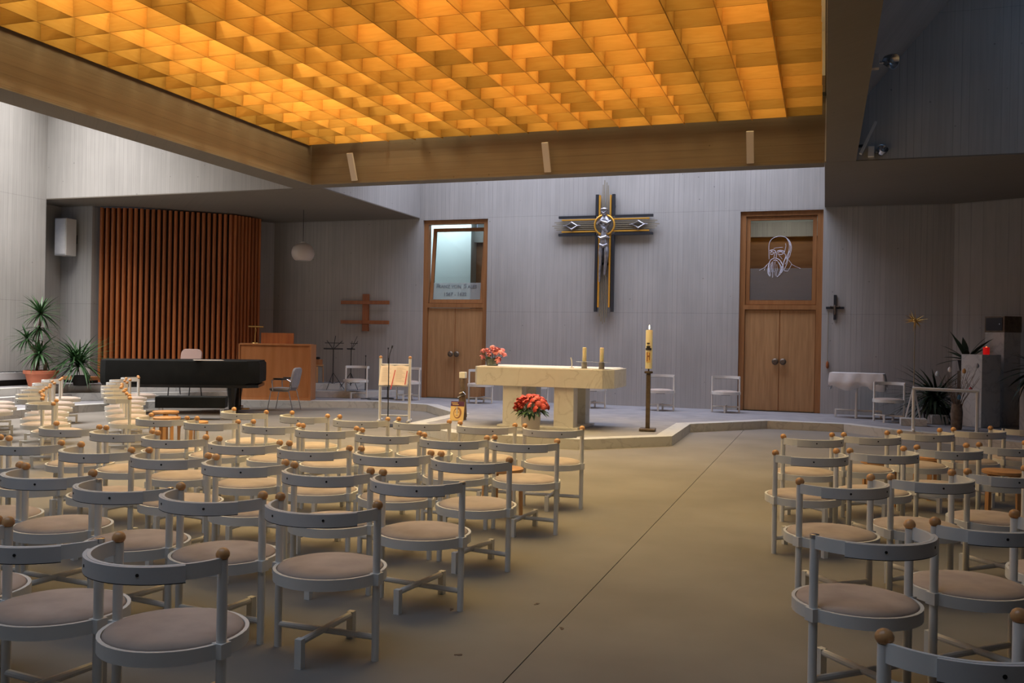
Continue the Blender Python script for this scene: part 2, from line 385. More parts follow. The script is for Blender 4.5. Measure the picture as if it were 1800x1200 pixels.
# right niche wall at 45 degrees, side and near walls
def wallseg(x0, y0, x1, y1, z0, z1, t=0.3):
    a = Vector((x0, y0)); c = Vector((x1, y1)); d = (c - a).normalized(); nrm = Vector((-d.y, d.x)) * t
    return MB().prism([tuple(a), tuple(c), tuple(c + nrm), tuple(a + nrm)][::1], z0, z1)
struct('wall_right_niche', wallseg(6.5, 18.6, 2.45, 20.5, 0, 8, -.3), CONC, label='dark slanted concrete wall behind the marble pillars')
struct('wall_right', MB().box(6.5, 6.8, -4.5, 18.9, 0, 8), CONC)
struct('wall_left', MB().box(-16.6, -16.3, -4.5, 15.87, 0, 8), CONC, label='tall pale concrete side wall at the left')
struct('wall_left_niche', MB().box(-17.2, -16.9, 15.87, 17.2, 0, 4.6).box(-16.9, -16.0, 16.9, 17.2, 0, 4.6), CONC, label='concrete wall between side wall and batten screen')
struct('wall_organ', wallseg(-15.3, 17.9, -13.3, 20.8, 0, 4.6, .3), CONC)
struct('wall_near', MB().box(-17, 7, -4.8, -4.5, 0, 8), CONC)

# pavilions (low soffits at 4.5 m with faces rising above)
SZ = 4.5
def pav(name, x0, x1, y0, y1, label):
    o = struct(name, MB().box(x0, x1, y0, y1, SZ + .02, 8.0), CONC, label=label)
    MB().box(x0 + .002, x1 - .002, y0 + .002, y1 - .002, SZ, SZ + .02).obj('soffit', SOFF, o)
    return o
pav('ceiling_back_left', -17.2, -9.4, 15.87, 20.49, 'low concrete ceiling block over the organ niche')
pav('ceiling_back_right', -0.05, 6.5, 15.47, 20.49, 'low concrete ceiling block over the tabernacle niche')
pav('ceiling_near_left', -16.3, -9.4, -4.5, 6.1, 'low concrete ceiling block at the near left')
pav('ceiling_near_right', -0.05, 6.5, -4.5, 6.1, 'low concrete ceiling block at the near right')

# beams round the central square
BT = 5.9
for nm, bx, lab in (('ceiling_beam_back', (-9.41, -0.052, 15.5, 15.865), 'deep concrete beam carrying the back edge of the lattice'),
               ('ceiling_beam_left', (-9.98, -9.41, 6.102, 15.865), 'deep concrete beam along the left edge of the lattice'),
               ('ceiling_beam_right', (-0.03, 0.42, 6.102, 15.468), 'deep concrete beam along the right edge of the lattice'),
               ('ceiling_beam_near', (-9.41, -0.052, 5.74, 6.1), 'deep concrete beam at the near edge of the lattice')):
    x0, x1, y0, y1 = bx
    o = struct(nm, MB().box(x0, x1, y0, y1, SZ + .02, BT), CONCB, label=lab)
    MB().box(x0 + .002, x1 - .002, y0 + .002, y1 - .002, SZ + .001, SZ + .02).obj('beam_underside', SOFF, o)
# sloping sheds outside the beams, up to the roof lights
def slab(pts, t=0.12):
    a, b_, c, d = [Vector(p) for p in pts]; n = (b_ - a).cross(d - a).normalized() * t
    vs = [a, b_, c, d, a + n, b_ + n, c + n, d + n]
    return MB().add(vs, [(0, 1, 2, 3), (7, 6, 5, 4), (0, 4, 5, 1), (1, 5, 6, 2), (2, 6, 7, 3), (3, 7, 4, 0)])
struct('ceiling_slope_right', slab([(0.42, 6.1, 5.55), (0.42, 15.47, 5.55), (1.95, 15.47, 7.35), (1.95, 6.1, 7.35)]), CONC)
struct('ceiling_slope_left', slab([(-9.98, 15.8, 5.6), (-9.98, 6.1, 5.6), (-12.6, 6.1, 7.6), (-12.6, 15.8, 7.6)]), CONC)
struct('ceiling_slope_back', slab([(-0.06, 15.87, 5.6), (-9.4, 15.87, 5.6), (-9.4, 17.3, 7.5), (-0.06, 17.3, 7.5)]), CONC)
struct('trim_1', MB().tube([(0.52, 15.3, 5.62), (1.9, 13.2, 7.22)], 0.018, 6), PAINT, label='thin pale conduit on the sloping roof side')
# roof over everything
struct('ceiling_roof', MB().box(-17.3, 7, -4.8, 21, 8.0, 8.2), LOBW)
struct('ceiling_over_lattice', MB().box(-9.95, 0.4, 5.76, 15.85, 6.62, 6.75), LOBW, label='pale ceiling above the lattice lamps')
struct('ceiling_upstand', MB().box(-9.95, -9.6, 5.76, 15.85, 5.9, 6.62).box(.05, .4, 5.76, 15.46, 5.9, 6.62).box(-9.6, .05, 15.55, 15.85, 5.9, 6.62).box(-9.6, .05, 5.76, 6.0, 5.9, 6.62), LOBW)

# ---------------------------------------------------------------- lattice ceiling
LZ0, LZ1 = 5.22, 5.55
lat = struct('ceiling_lattice', MB().box(-9.40, -9.385, 6.2, 15.45, 5.56, 5.62).box(-0.06, -0.045, 6.2, 15.45, 5.56, 5.62).box(-9.4, -.05, 15.44, 15.455, 5.56, 5.62), BLACKM,
             label='glowing egg-crate ceiling of thin maple boards')
xk = [-.09 - .5455 * k for k in range(18)]
yj = [15.30 - .5750 * j for j in range(16)]
ymin = yj[-1] - .25
long_me = MB().box(-.006, .006, ymin - 15.40, 0, 0, LZ1 - LZ0).mesh('lattice_board', PLY)
for k in range(1, 18):
    o = bpy.data.objects.new('lattice_board', long_me); C.objects.link(o); o.parent = lat; o.location = (xk[k], 15.40, LZ0)
slat_me = MB().box(-.5455 + .010, -.010, -.006, .006, 0.004, LZ1 - LZ0 - .01).mesh('lattice_slat', PLY)
for k in range(17):
    for j in range(16):
        o = bpy.data.objects.new('lattice_slat', slat_me); C.objects.link(o); o.parent = lat
        o.location = (xk[k] + random.uniform(-.002, .002), yj[j] + random.uniform(-.012, .012), LZ0 + random.uniform(-.004, .006))
        o.rotation_euler = (random.uniform(-.03, .03), 0, random.uniform(-.02, .02))

# ---------------------------------------------------------------- doors
def door(n, x0, x1, label):
    y0, y1 = WY + .06, WY + .22; fwid = .12
    fr = struct('door_%d' % n, MB().box(x0, x0 + fwid, y0, y1, .15, 4.46).box(x1 - fwid, x1, y0, y1, .15, 4.46).box(x0 + fwid, x1 - fwid, y0, y1, 4.36, 4.46)
                .box(x0 + fwid, x1 - fwid, y0, y1, 2.34, 2.44), FRAMEW, label=label)
    xm = (x0 + x1) / 2
    for a, c in ((x0 + fwid + .006, xm - .012), (xm + .012, x1 - fwid - .006)):
        lf = MB().box(a, c, y0 + .04, y0 + .10, .16, 2.33).obj('door_leaf', DOORW, fr, bevel=.004)
        hx = xm - .08 if a < xm - .1 else xm + .08
        MB().cyl((hx, y0 + .04, 1.22), (hx, y0 - .01, 1.22), .03, n=12).lathe([(.02, 0), (.065, .012), (.07, .03), (.045, .055), (.001, .06)], n=16,
            M=Matrix.Translation((hx, y0 - .01, 1.22)) @ Matrix.Rotation(PI / 2, 4, 'X')).obj('door_knob', BRONZE, lf, smooth=True)
    MB().box(xm - .012, xm + .012, y0 + .05, y0 + .09, .16, 2.33).obj('rebate_strip', FRAMEW, fr)
    return fr
d1 = door(1, *DLx, 'tall oak double door with a tilted-open glazed transom')
d2 = door(2, *DRx, 'tall oak double door with a bearded head drawn on its transom')
def sash(n, x0, x1, z0, z1, tilt, frost, label, fz):
    M = Matrix.Translation((0, WY + .10, z0)) @ Matrix.Rotation(tilt, 4, 'X')
    s = struct('window_%d' % n, MB().box(x0, x0 + .08, 0, .06, 0, z1 - z0, M).box(x1 - .08, x1, 0, .06, 0, z1 - z0, M)
               .box(x0 + .08, x1 - .08, 0, .06, 0, .09, M).box(x0 + .08, x1 - .08, 0, .06, z1 - z0 - .08, z1 - z0, M), FRAMEW, label=label)
    MB().box(x0 + .08, x1 - .08, .026, .034, .09, z1 - z0 - .08, M).obj('pane', GLASS, s)
    MB().box(x0 + .085, x1 - .085, .016, .020, .095, fz, M).obj('frosted_film', frost, s, label='milky frosted strip along the bottom of the pane')
    return s, M
s1, M1 = sash(1, DLx[0] + .15, DLx[1] - .13, 2.45, 4.30, math.radians(-6), FROST, 'oak transom window tilted open, lettered on a frosted strip', .50)
s2, M2 = sash(2, DRx[0] + .13, DRx[1] - .13, 2.45, 4.35, 0, FROSTR, 'fixed oak transom window with white line drawing', .78)
def text_mesh(body, size, mtx, m, name, parent, ext=.002, align='CENTER'):
    cu = bpy.data.curves.new(name, 'FONT'); cu.body = body; cu.size = size; cu.extrude = ext; cu.align_x = align
    t = bpy.data.objects.new(name, cu); C.objects.link(t); dg = bpy.context.evaluated_depsgraph_get()
    me = bpy.data.meshes.new_from_object(t.evaluated_get(dg)); bpy.data.objects.remove(t)
    me.transform(mtx); me.materials.clear(); me.materials.append(m)
    o = bpy.data.objects.new(name, me); C.objects.link(o); o.parent = parent; return o
RX = Matrix.Rotation(PI / 2, 4, 'X')
xc = (DLx[0] + DLx[1]) / 2 + .02
text_mesh('F', .150, M1 @ Matrix.Translation((xc - .52, .010, .37)) @ RX, LETTER, 'lettering', s1)
text_mesh('RANZ VON', .116, M1 @ Matrix.Translation((xc - .20, .010, .37)) @ RX, LETTER, 'lettering', s1)
text_mesh('S', .150, M1 @ Matrix.Translation((xc + .205, .010, .37)) @ RX, LETTER, 'lettering', s1)
text_mesh('ALES', .110, M1 @ Matrix.Translation((xc + .385, .010, .37)) @ RX, LETTER, 'lettering', s1)
text_mesh('1567 - 1622', .125, M1 @ Matrix.Translation((xc - .05, .010, .18)) @ RX, LETTER, 'lettering', s1)
# line drawing of a bearded man on the right transom, in crop pixels -> metres
def dr(px, py): return (-1.619 + (px - 107) / (885 - 107) * 1.405, WY + .112, 4.29 - (py - 40) / (985 - 40) * 1.77)
lines = [
 ([(355, 500), (352, 420), (350, 350), (360, 300), (390, 262), (440, 242), (490, 238), (540, 252), (580, 285), (603, 330), (610, 380), (600, 430), (590, 470), (570, 500)], 3),
 ([(550, 260), (575, 300), (585, 350), (580, 400), (570, 440)], 3), ([(560, 270), (595, 320), (598, 380), (585, 430)], 3),
 ([(575, 300), (600, 360), (590, 410)], 3), ([(540, 320), (545, 350), (535, 400), (530, 430), (545, 460), (535, 500), (520, 540)], 3),
 ([(405, 378), (430, 370), (470, 366), (510, 364)], 2), ([(362, 400), (395, 393), (425, 405), (432, 425)], 4),
 ([(445, 410), (480, 400), (520, 408), (530, 420)], 4), ([(365, 425), (385, 415), (410, 425), (390, 445), (365, 438)], 3),
 ([(448, 428), (480, 415), (520, 428), (490, 448), (452, 440)], 3), ([(425, 410), (418, 450), (412, 480), (430, 490), (440, 455), (438, 420)], 3),
 ([(405, 515), (430, 510), (450, 520)], 4), ([(412, 490), (380, 505), (358, 540), (345, 600), (345, 660), (365, 695)], 4),
 ([(430, 488), (470, 505), (500, 540), (520, 590), (510, 640), (480, 680), (450, 705)], 4),
 ([(400, 525), (375, 560), (365, 620), (375, 690)], 3), ([(395, 540), (390, 600), (400, 660), (398, 712)], 3),
 ([(455, 525), (480, 570), (490, 620), (470, 680)], 3), ([(400, 540), (380, 590), (385, 650)], 2), ([(470, 540), (500, 600), (480, 660)], 3),
 ([(425, 640), (430, 690)], 2), ([(445, 650), (440, 700)], 2), ([(365, 530), (355, 580), (358, 650)], 3),
 ([(570, 500), (565, 540), (545, 590), (530, 630), (570, 640)], 3), ([(555, 470), (530, 520), (520, 560), (500, 600)], 4),
 ([(575, 505), (600, 540), (612, 560), (590, 610), (570, 640)], 2), ([(610, 560), (660, 585), (715, 610)], 2),
 ([(350, 545), (320, 575), (295, 600), (243, 628)], 2), ([(330, 570), (310, 600), (300, 628)], 2), ([(465, 455), (490, 480), (505, 500)], 2)]
pm = MB()
def smooth_line(p, k=5):
    q = [p[0]] + list(p) + [p[-1]]; out = []
    for i in range(1, len(q) - 2):
        for j in range(k):
            t = j / k; out.append(tuple(.5 * (2 * q[i][c] + (q[i + 1][c] - q[i - 1][c]) * t + (2 * q[i - 1][c] - 5 * q[i][c] + 4 * q[i + 1][c] - q[i + 2][c]) * t * t
                                        + (3 * q[i][c] - q[i - 1][c] - 3 * q[i + 1][c] + q[i + 2][c]) * t ** 3) for c in (0, 1)))
    return out + [p[-1]]
lines += [([(430, 520), (425, 580), (432, 640)], 2), ([(415, 530), (405, 590), (412, 650)], 2), ([(485, 530), (510, 570), (505, 620), (490, 660)], 3), ([(350, 600), (352, 650), (368, 700)], 3),
          ([(565, 440), (555, 480), (560, 520), (540, 560)], 3), ([(585, 410), (575, 460), (560, 500)], 4), ([(392, 402), (372, 412)], 3), ([(470, 412), (500, 412)], 3), ([(445, 560), (450, 620), (442, 660)], 2)]
for pts, wd in lines: pm.tube([dr(*p) for p in smooth_line(pts)], wd * .0019, 5)
pm.obj('line_drawing', LINEW, s2, label='white line drawing of a bald bearded man')

# lobby behind the doors
lob = struct('wall_lobby', MB().box(-10.2, -8.72, 22.2, 22.3, 0, 5).box(-8.82, -8.72, 22.3, 22.6, 0, 5).box(-10.2, -10.1, 20.8, 22.3, 0, 5), LOBW, label='white lobby wall seen through the left transom')
struct('wall_lobby_wood', MB().box(-8.72, 1.0, 22.6, 22.7, 0, 4.12).box(1, 1.1, 20.8, 22.7, 0, 4.6), LOBB, label='brown wood wall seen through the transoms')
struct('wall_lobby_beam', MB().box(-8.72, 1.0, 22.45, 22.7, 4.12, 4.46), CONC); struct('wall_lobby_top', MB().box(-8.72, 1.0, 22.65, 22.75, 4.46, 4.76), LOBW)
struct('ceiling_lobby', MB().box(-10.2, 1.1, 20.8, 22.7, 4.75, 4.85), LOBW)
struct('floor_lobby', MB().box(-10.2, 1.1, 20.8, 22.7, 0, .1), FLOORM)
area('lobby_light_right', (-1.0, 21.6, 4.7), (1.5, .4), 14, (1, .9, .75))

# radiator cover along the left wall
rad = thing('radiator_cover', 'long pale radiator cover along the foot of the left wall', 'radiator', (-16.13, 11.0, .45))
MB().box(-.14, .12, -4.6, 4.4, .12, .28).obj('casing', RADM, rad, bevel=.008)
MB().box(-.12, .06, -4.55, 4.35, 0, .12).obj('plinth', DARK, rad)
gr = MB()
for i in range(60): gr.box(-.13, .10, -4.5 + i * .15, -4.4 + i * .15, .28, .29)
gr.obj('grille', BLACKM, rad, kind='stuff')
# batten screen
scr = thing('batten_screen', 'red-brown vertical batten screen in front of the organ', 'screen', (-14.8, 17.6, .45))
P = [Vector((-15.9, 17.0)), Vector((-15.15, 17.25)), Vector((-13.5, 18.75)), Vector((-13.30, 19.6))]
off = Vector((-14.8, 17.6))
def seg(a, c, n, skip0=False):
    d = (c - a); t = d.normalized(); nrm = Vector((t.y, -t.x))
    if nrm.y > 0: nrm = -nrm
    back = MB(); q = [a - off + nrm * -.12, c - off + nrm * -.12, c - off + nrm * -.16, a - off + nrm * -.16]
    back.prism([tuple(x) for x in q], 0, 4.03).obj('backing', WOODD, scr)
    for i in range(n):
        p = a + d * ((i + .5) / n) - off
        m = MB(); R = .040; prof = []
        for k in range(7):
            an = PI * k / 6; prof.append(p + t * (R * math.cos(an)) + nrm * (R * 1.1 * math.sin(an)))
        prof += [p - t * R - nrm * .05, p + t * R - nrm * .05]
        if (Vector((prof[1] - prof[0])).cross(prof[2] - prof[1])) < 0: prof = prof[::-1]
        m.prism([tuple(x) for x in prof], 0, 4.02).obj('batten', WOODR, scr, smooth=True)
seg(P[0], P[1], 6); seg(P[1], P[2], 18); seg(P[2], P[3], 8)
# low bench strip at the foot of the niche wall
bn = thing('low_bench', 'low orange-brown wooden bench strip beside the batten screen', 'bench', (-15.95, 16.6, .45))
MB().box(-.4, .38, -.18, .18, .06, .14).obj('bench_top', WOODO, bn, bevel=.006); MB().box(-.36, .34, -.14, .14, 0, .06).obj('plinth', DARK, bn)
sp = thing('wall_speaker', 'pale box loudspeaker high on the wall beside the batten screen', 'speaker', (-16.52, 16.62, 3.33))
MB().box(-.17, .17, -.12, .18, 0, .85).obj('cabinet', WHITE, sp, bevel=.01); MB().box(-.15, .15, -.132, -.12, .03, .82).obj('front_cloth', PINKF if 0 else CLOTH, sp)
MB().box(-.1, .1, .175, .275, .3, .5).obj('bracket', BLACKM, sp)

# ================================================================ CHAIRS
def chair_parts():
    """list of (name, mesh) in chair space: facing +Y, posts at x +-0.28"""
    L = []
    for sx in (-1, 1):
        L.append(('post', MB().cyl((sx * .28, 0, .0), (sx * .28, 0, .745), .0195, n=12).mesh('post', PAINT, True), sx))
        L.append(('post_collar', MB().box(sx * .28 - .025, sx * .28 + .025, -.026, .026, .375, .432).mesh('post_collar', PAINT), sx))
    L.append(('seat_ring', MB().arcband(0, .035, .268, .284, 0, 2 * PI, .375, .430, 40).mesh('seat_ring', PAINT, True), 0))
    L.append(('seat_board', MB().lathe([(.001, .380), (.267, .380), (.267, .405), (.001, .405)], (0, .035, 0), 40).mesh('seat_board', PAINT), 0))
    L.append(('seat_cushion', MB().lathe([(.20, .405), (.258, .408), (.266, .424), (.258, .438), (.22, .449), (.15, .455), (.07, .457), (.001, .457)], (0, .035, 0), 40).mesh('seat_cushion', FABRIC, True, 60), 0))
    # back rail: bent band from post to post round the back
    r = .292
    rail = MB().arcband(0, .0, r - .014, r, PI, 2 * PI, .696, .754, 28)
    L.append(('back_rail', rail.mesh('back_rail', PAINT, True), 0))
    L.append(('back_plate', MB().arcband(0, 0, r + .001, r + .015, math.radians(212), math.radians(328), .692, .753, 20).mesh('back_plate', PLATE, True), 0))
    L.append(('plate_edge', MB().arcband(0, 0, r - .002, r + .0145, math.radians(212), math.radians(328), .6885, .692, 20).mesh('plate_edge', DARK), 0))
    for a in (243, 297):
        a = math.radians(a); d = Vector((math.cos(a), math.sin(a), 0))
        L.append(('bolt', MB().cyl(d * (r + .012) + Vector((0, 0, .725)), d * (r + .0165) + Vector((0, 0, .725)), .0065, n=8).mesh('bolt', DARK), 0))
    L.append(('crossbar', MB().cyl((-.27, 0, .115), (.27, 0, .115), .016, n=10).mesh('crossbar', PAINT, True), 0))
    L.append(('foot_bar', MB().cyl((0, -.235, .125), (0, .255, .125), .017, n=10).mesh('foot_bar', PAINT, True), 0))
    for y in (-.235, .255):
        L.append(('foot', MB().box(-.018, .018, y - .018, y + .018, 0.0, .142).mesh('foot', PAINT), 0))
    return L
CP = chair_parts()
kn = MB().lathe([(.012, .745), (.020, .748), (.026, .757), (.0265, .768), (.021, .780), (.011, .787), (.001, .789)], (0, 0, 0), 14)
KN = kn.mesh('knob', BALL, True, 70)
CAP = MB().lathe([(.021, .740), (.021, .756), (.015, .758), (.001, .758)], (0, 0, 0), 14).mesh('post_cap', STEEL, True)
RACK = MB().box(-.09, .09, -.02, .04, .352, .374).mesh('book_clip', DARK)
_n = [0]
def chair(x, y, ang, label, group, knobs=(1, 1), z=0, rack=False):
    root = thing('round_chair', label, 'chair', (x, y, z), ang, group)
    ps = {}; rail = None
    for nm, me, sx in CP:
        o = bpy.data.objects.new(nm, me); C.objects.link(o)
        o.parent = rail if nm in ('back_plate', 'plate_edge', 'bolt') else root
        if nm == 'post': ps[sx] = o
        if nm == 'back_rail': rail = o
    for sx, k in zip((-1, 1), knobs):
        if k == 2: continue
        o = bpy.data.objects.new('knob' if k else 'post_cap', KN if k else CAP); C.objects.link(o); o.parent = ps[sx]; o.location = (sx * .28, 0, 0)
        if not k: o['label'] = 'bare metal cap where the wooden knob is missing'
    if rack:
        o = bpy.data.objects.new('book_clip', RACK); C.objects.link(o); o.parent = root
    return root

# (left knob x,y) (right knob x,y) from the measured plan; rows counted from the altar
ROWS_L = {
 0: [(-5.94, 8.60, -18), (-5.14, 8.51, -18), (-4.45, 8.41, -2), (-3.80, 8.46, -1), (-3.10, 8.41, 3), (-2.44, 8.44, 4)],
 1: [(-6.18, 7.58, -14), (-5.54, 7.49, -11), (-4.88, 7.48, -9), (-4.26, 7.40, -1), (-3.59, 7.29, -1), (-2.94, 7.20, 3), (-2.34, 7.27, -4)],
 2: [(-6.26, 6.48, -8), (-5.61, 6.38, -8), (-4.96, 6.24, -10), (-4.25, 6.15, -1), (-3.60, 6.10, -7), (-2.95, 6.08, 0), (-2.31, 6.02, -10)],
 3: [(-6.32, 5.50, -5), (-5.64, 5.42, -5), (-4.89, 5.33, -11), (-4.23, 5.29, -8), (-3.59, 5.21, -3), (-2.92, 5.11, -3), (-2.27, 5.04, -8)],
 4: [(-4.96, 4.42, -6), (-4.33, 4.34, -5), (-3.63, 4.17, -8), (-3.01, 4.11, -6), (-2.35, 4.08, -1)],
 5: [(-3.68, 3.10, -6), (-3.05, 3.03, -7), (-2.41, 2.97, -8)]}
NOKNOB_L = {(3, 6): (1, 0), (4, 2): (0, 0), (5, 1): (1, 0)}
RN = ['front', 'second', 'third', 'fourth', 'fifth', 'nearest']
for r_, lst in ROWS_L.items():
    m = len(lst)
    for i, (x, y, a) in enumerate(lst):
        lab = 'white round-seat chair, %s from the aisle in the %s row of the left block' % (ORD[m - 1 - i] if m - 1 - i else 'first', RN[r_])
        kb = NOKNOB_L.get((r_, i), (1, 1))
        chair(x, y, math.radians(a), lab, 'left block of round-seat chairs', kb)
ROWS_R = {
 0: [(-0.13, 8.80, 42), (0.38, 9.26, 45), (0.90, 9.84, 45), (1.44, 10.40, 45), (1.98, 10.92, 45)],
 1: [(-0.12, 7.45, 38), (0.41, 7.88, 42), (0.94, 8.41, 42), (1.47, 8.90, 42)],
 2: [(0.08, 6.01, 42), (0.61, 6.48, 45), (1.12, 6.97, 43)],
 3: [(0.18, 4.46, 42), (0.71, 4.96, 44), (1.24, 5.45, 44)],
 4: [(0.38, 3.01, 43)]}
RNR = ['front', 'second', 'third', 'fourth', 'nearest']
for r_, lst in ROWS_R.items():
    for i, (x, y, a) in enumerate(lst):
        lab = 'white round-seat chair, %s from the aisle in the %s slanted row of the right block' % (ORD[i], RNR[r_])
        if len(lst) == 1: lab = 'white round-seat chair cut off by the bottom right corner'
        kb = {(3, 0): (0, 1), (0, 4): (0, 1)}.get((r_, i), (1, 1))
        chair(x, y, math.radians(a), lab, 'right block of slanted chair rows', kb)
# far left rows, slanted the other way
COLA = [(-8.53, 8.48), (-9.29, 9.04), (-9.89, 9.60), (-10.55, 10.30), (-11.12, 10.95), (-11.86, 11.75), (-12.62, 12.67)]
COLB = [(-8.52, 9.69), (-9.20, 10.38), (-9.86, 11.08), (-10.50, 11.77), (-11.16, 12.60), (-11.76, 13.33), (-12.20, 14.10)]
COLC = [(-11.37, 10.09), (-11.99, 10.73), (-12.67, 11.32)]
for nm, lst, g in (('row beside the piano', COLB, 'slanted chair row beside the piano'), ('row left of the piano row', COLA, 'slanted chair row left of the piano row'),
                   ('row at the left edge', COLC, 'slanted chair row at the left picture edge')):
    for i, (x, y) in enumerate(lst):
        chair(x, y, math.radians(-45 + (3 * ((i * 7) % 3 - 1))), 'cream round-seat chair, %s from near end, in the %s' % (ORD[i], nm), g)
# chairs along the back wall, facing the room, no knobs
WALLCH = [(-10.5, 19.45, 180, 'white armless chair left of the lectern, in front of the music stands'), (-9.15, 19.45, 182, 'white round-seat chair right of the lectern, before the left door'),
          (-7.35, 19.45, 180, 'white round-seat chair behind the left end of the altar'), (-6.05, 19.45, 180, 'white round-seat chair seen through the altar legs'),
          (-4.75, 19.45, 180, 'white round-seat chair behind the right end of the altar'), (-3.28, 19.50, 178, 'white round-seat chair just behind the paschal candle'),
          (-1.95, 19.72, 182, 'white round-seat chair against the wall left of the right door'), (1.18, 18.95, 158, 'white round-seat chair beside the small cloth-covered table')]
for x, y, a, lab in WALLCH:
    chair(x, y, math.radians(a), lab, 'round-seat chairs along the back wall', (2, 2), .15, True)

# ================================================================ ALTAR
alt = thing('altar', 'large cream marble altar on four block legs', 'altar', (-4.4, 15.0, .15))
def sh(p, o=(-4.4, 15.0)): return [(a - o[0], b - o[1]) for a, b in p]
MB().prism(sh([(-5.48, 14.32), (-3.34, 14.32), (-3.20, 14.56), (-3.20, 15.5), (-3.34, 15.74), (-5.48, 15.74), (-5.60, 15.5), (-5.60, 14.56)]), .68, .985).obj('table_slab', MARBY, alt, bevel=.006)
for x0, x1 in ((-5.03, -4.70), (-4.15, -3.82)):
    for y0, y1 in ((14.36, 14.62), (15.15, 15.45)):
        MB().box(x0 + 4.4, x1 + 4.4, y0 - 15, y1 - 15, 0, .68).obj('leg', MARBY, alt, bevel=.005)
MB().box(-.72, .66, -.66, .48, 0, .035).obj('base_plate', MARBY, alt)
cl = MB().prism(sh([(-5.40, 14.38), (-3.36, 14.38), (-3.25, 14.58), (-3.25, 15.48), (-3.36, 15.68), (-5.46, 15.68), (-5.54, 15.48), (-5.54, 14.58)], (0, 0)), 1.136, 1.144).obj('altar_cloth', CLOTH)
tag(cl, 'white linen cloth covering the altar top', 'cloth')
TZ = 1.145
def altar_candle(x, y, lab):
    t = thing('altar_candle', lab, 'candle', (x, y, TZ), 0, 'candles on the altar')
    MB().lathe([(.046, 0), (.046, .105), (.001, .105)], n=20).obj('stone_holder', MARB, t, smooth=True)
    MB().lathe([(.001, .100), (.135, .108), (.137, .112), (.001, .108)], n=28).obj('drip_dish', STEEL, t, smooth=True)
    MB().lathe([(.033, .112), (.033, .335), (.028, .342), (.001, .336)], n=20).obj('candle_body', WAX, t, smooth=True)
    MB().cyl((0, 0, .335), (.003, 0, .35), .002, n=6).obj('wick', DARK, t)
altar_candle(-3.70, 14.55, 'left cream candle on the right half of the altar'); altar_candle(-3.40, 14.50, 'right cream candle nearest the altar end')
t = thing('altar_microphone', 'thin white gooseneck microphone on the altar', 'microphone', (-3.93, 14.62, TZ))
MB().lathe([(.04, 0), (.035, .012), (.001, .014)], n=16).obj('base', WHITE, t)
MB().tube([(0, 0, .01), (.005, 0, .07), (-.005, 0, .13), (-.02, 0, .17)], .009, 8).obj('stem', WHITE, t, smooth=True)

def sprig_leaf(m, p, d, L, wd, droop=0.0, n=4, nrm=None):
    """one leaf: folded strip along direction d"""
    d = Vector(d).normalized(); up = Vector((0, 0, 1)); s = d.cross(up)
    s = s.normalized() if s.length > 1e-3 else Vector((1, 0, 0)); o = len(m.v); p = Vector(p)
    for i in range(n + 1):
        t = i / n; q = p + d * L * t + Vector((0, 0, -droop * L * t * t)); ww = wd * (math.sin(PI * min(1, .12 + .88 * t)) if t < 1 else 0.02)
        k = d.cross(s) * wd * .25
        m.v += [tuple(q - s * ww), tuple(q + k * (1 if t < 1 else 0) * -.8), tuple(q + s * ww)]
    for i in range(n):
        a = o + 3 * i; m.f += [(a, a + 1, a + 4, a + 3), (a + 1, a + 2, a + 5, a + 4)]
# pink flowers in a glass vase
t = thing('pink_bouquet', 'pink tulips in a low glass vase on the altar', 'flowers', (-5.32, 14.62, TZ))
MB().lathe([(.085, 0), (.10, .01), (.115, .12), (.112, .12), (.095, .015), (.001, .012)], n=24).obj('glass_vase', VASEG, t, smooth=True)
st = MB(); lf = MB(); rnd = random.Random(3)
heads = [(-.17, 0, .24), (-.19, .02, .13), (-.09, -.03, .25), (0, 0, .30), (.03, -.05, .24), (.10, 0, .26), (.16, -.03, .22), (.2, .02, .18), (-.03, -.09, .17), (.12, -.08, .07), (.05, .06, .27), (-.10, .07, .22), (.15, .07, .25), (.14, -.09, .11), (.06, -.02, .20)]
for h in heads:
    st.tube([(h[0] * .1, h[1] * .1, .02), (h[0] * .5, h[1] * .5, h[2] * .5), h], .004, 5)
for i in range(26):
    a = rnd.uniform(0, 2 * PI); sprig_leaf(lf, (0.05 * math.cos(a), .05 * math.sin(a), .04), (math.cos(a) * .6, math.sin(a) * .6, 1), rnd.uniform(.12, .2), .02, .2)
st.obj('stems', LEAF, t, kind='stuff'); lf.obj('leaves', LEAF, t, kind='stuff')
def petals(r, rings, seed):
    m = MB(); rn = random.Random(seed)
    m.ball((0, 0, 0), r * .55, 8)
    for j in range(rings):
        el = 1.35 - j * 1.25 / rings
        for k in range(6):
            a = k * PI / 3 + j * .55; d = Vector((math.cos(a) * math.cos(el), math.sin(a) * math.cos(el), math.sin(el)))
            c = d * r * (.62 + .12 * j); s = Vector((-math.sin(a), math.cos(a), 0)); u = s.cross(d)
            wv = r * .48; o = len(m.v)
            m.v += [tuple(c - s * wv - u * wv * .6), tuple(c + s * wv - u * wv * .6), tuple(c + s * wv * .7 + d * r * .25 + u * wv), tuple(c - s * wv * .7 + d * r * .25 + u * wv), tuple(c + d * r * .16)]
            m.f += [(o, o + 1, o + 4), (o + 1, o + 2, o + 4), (o + 2, o + 3, o + 4), (o + 3, o, o + 4)]
    return m
tul = petals(.045, 3, 1).mesh('flower_head', PINK, False)
for h in heads:
    o = bpy.data.objects.new('flower_head', tul); C.objects.link(o); o.parent = t; o.location = h; o.rotation_euler = (rnd.uniform(-.5, .5), rnd.uniform(-.5, .5), rnd.uniform(0, 6)); o.scale = (1, 1, 1.25)
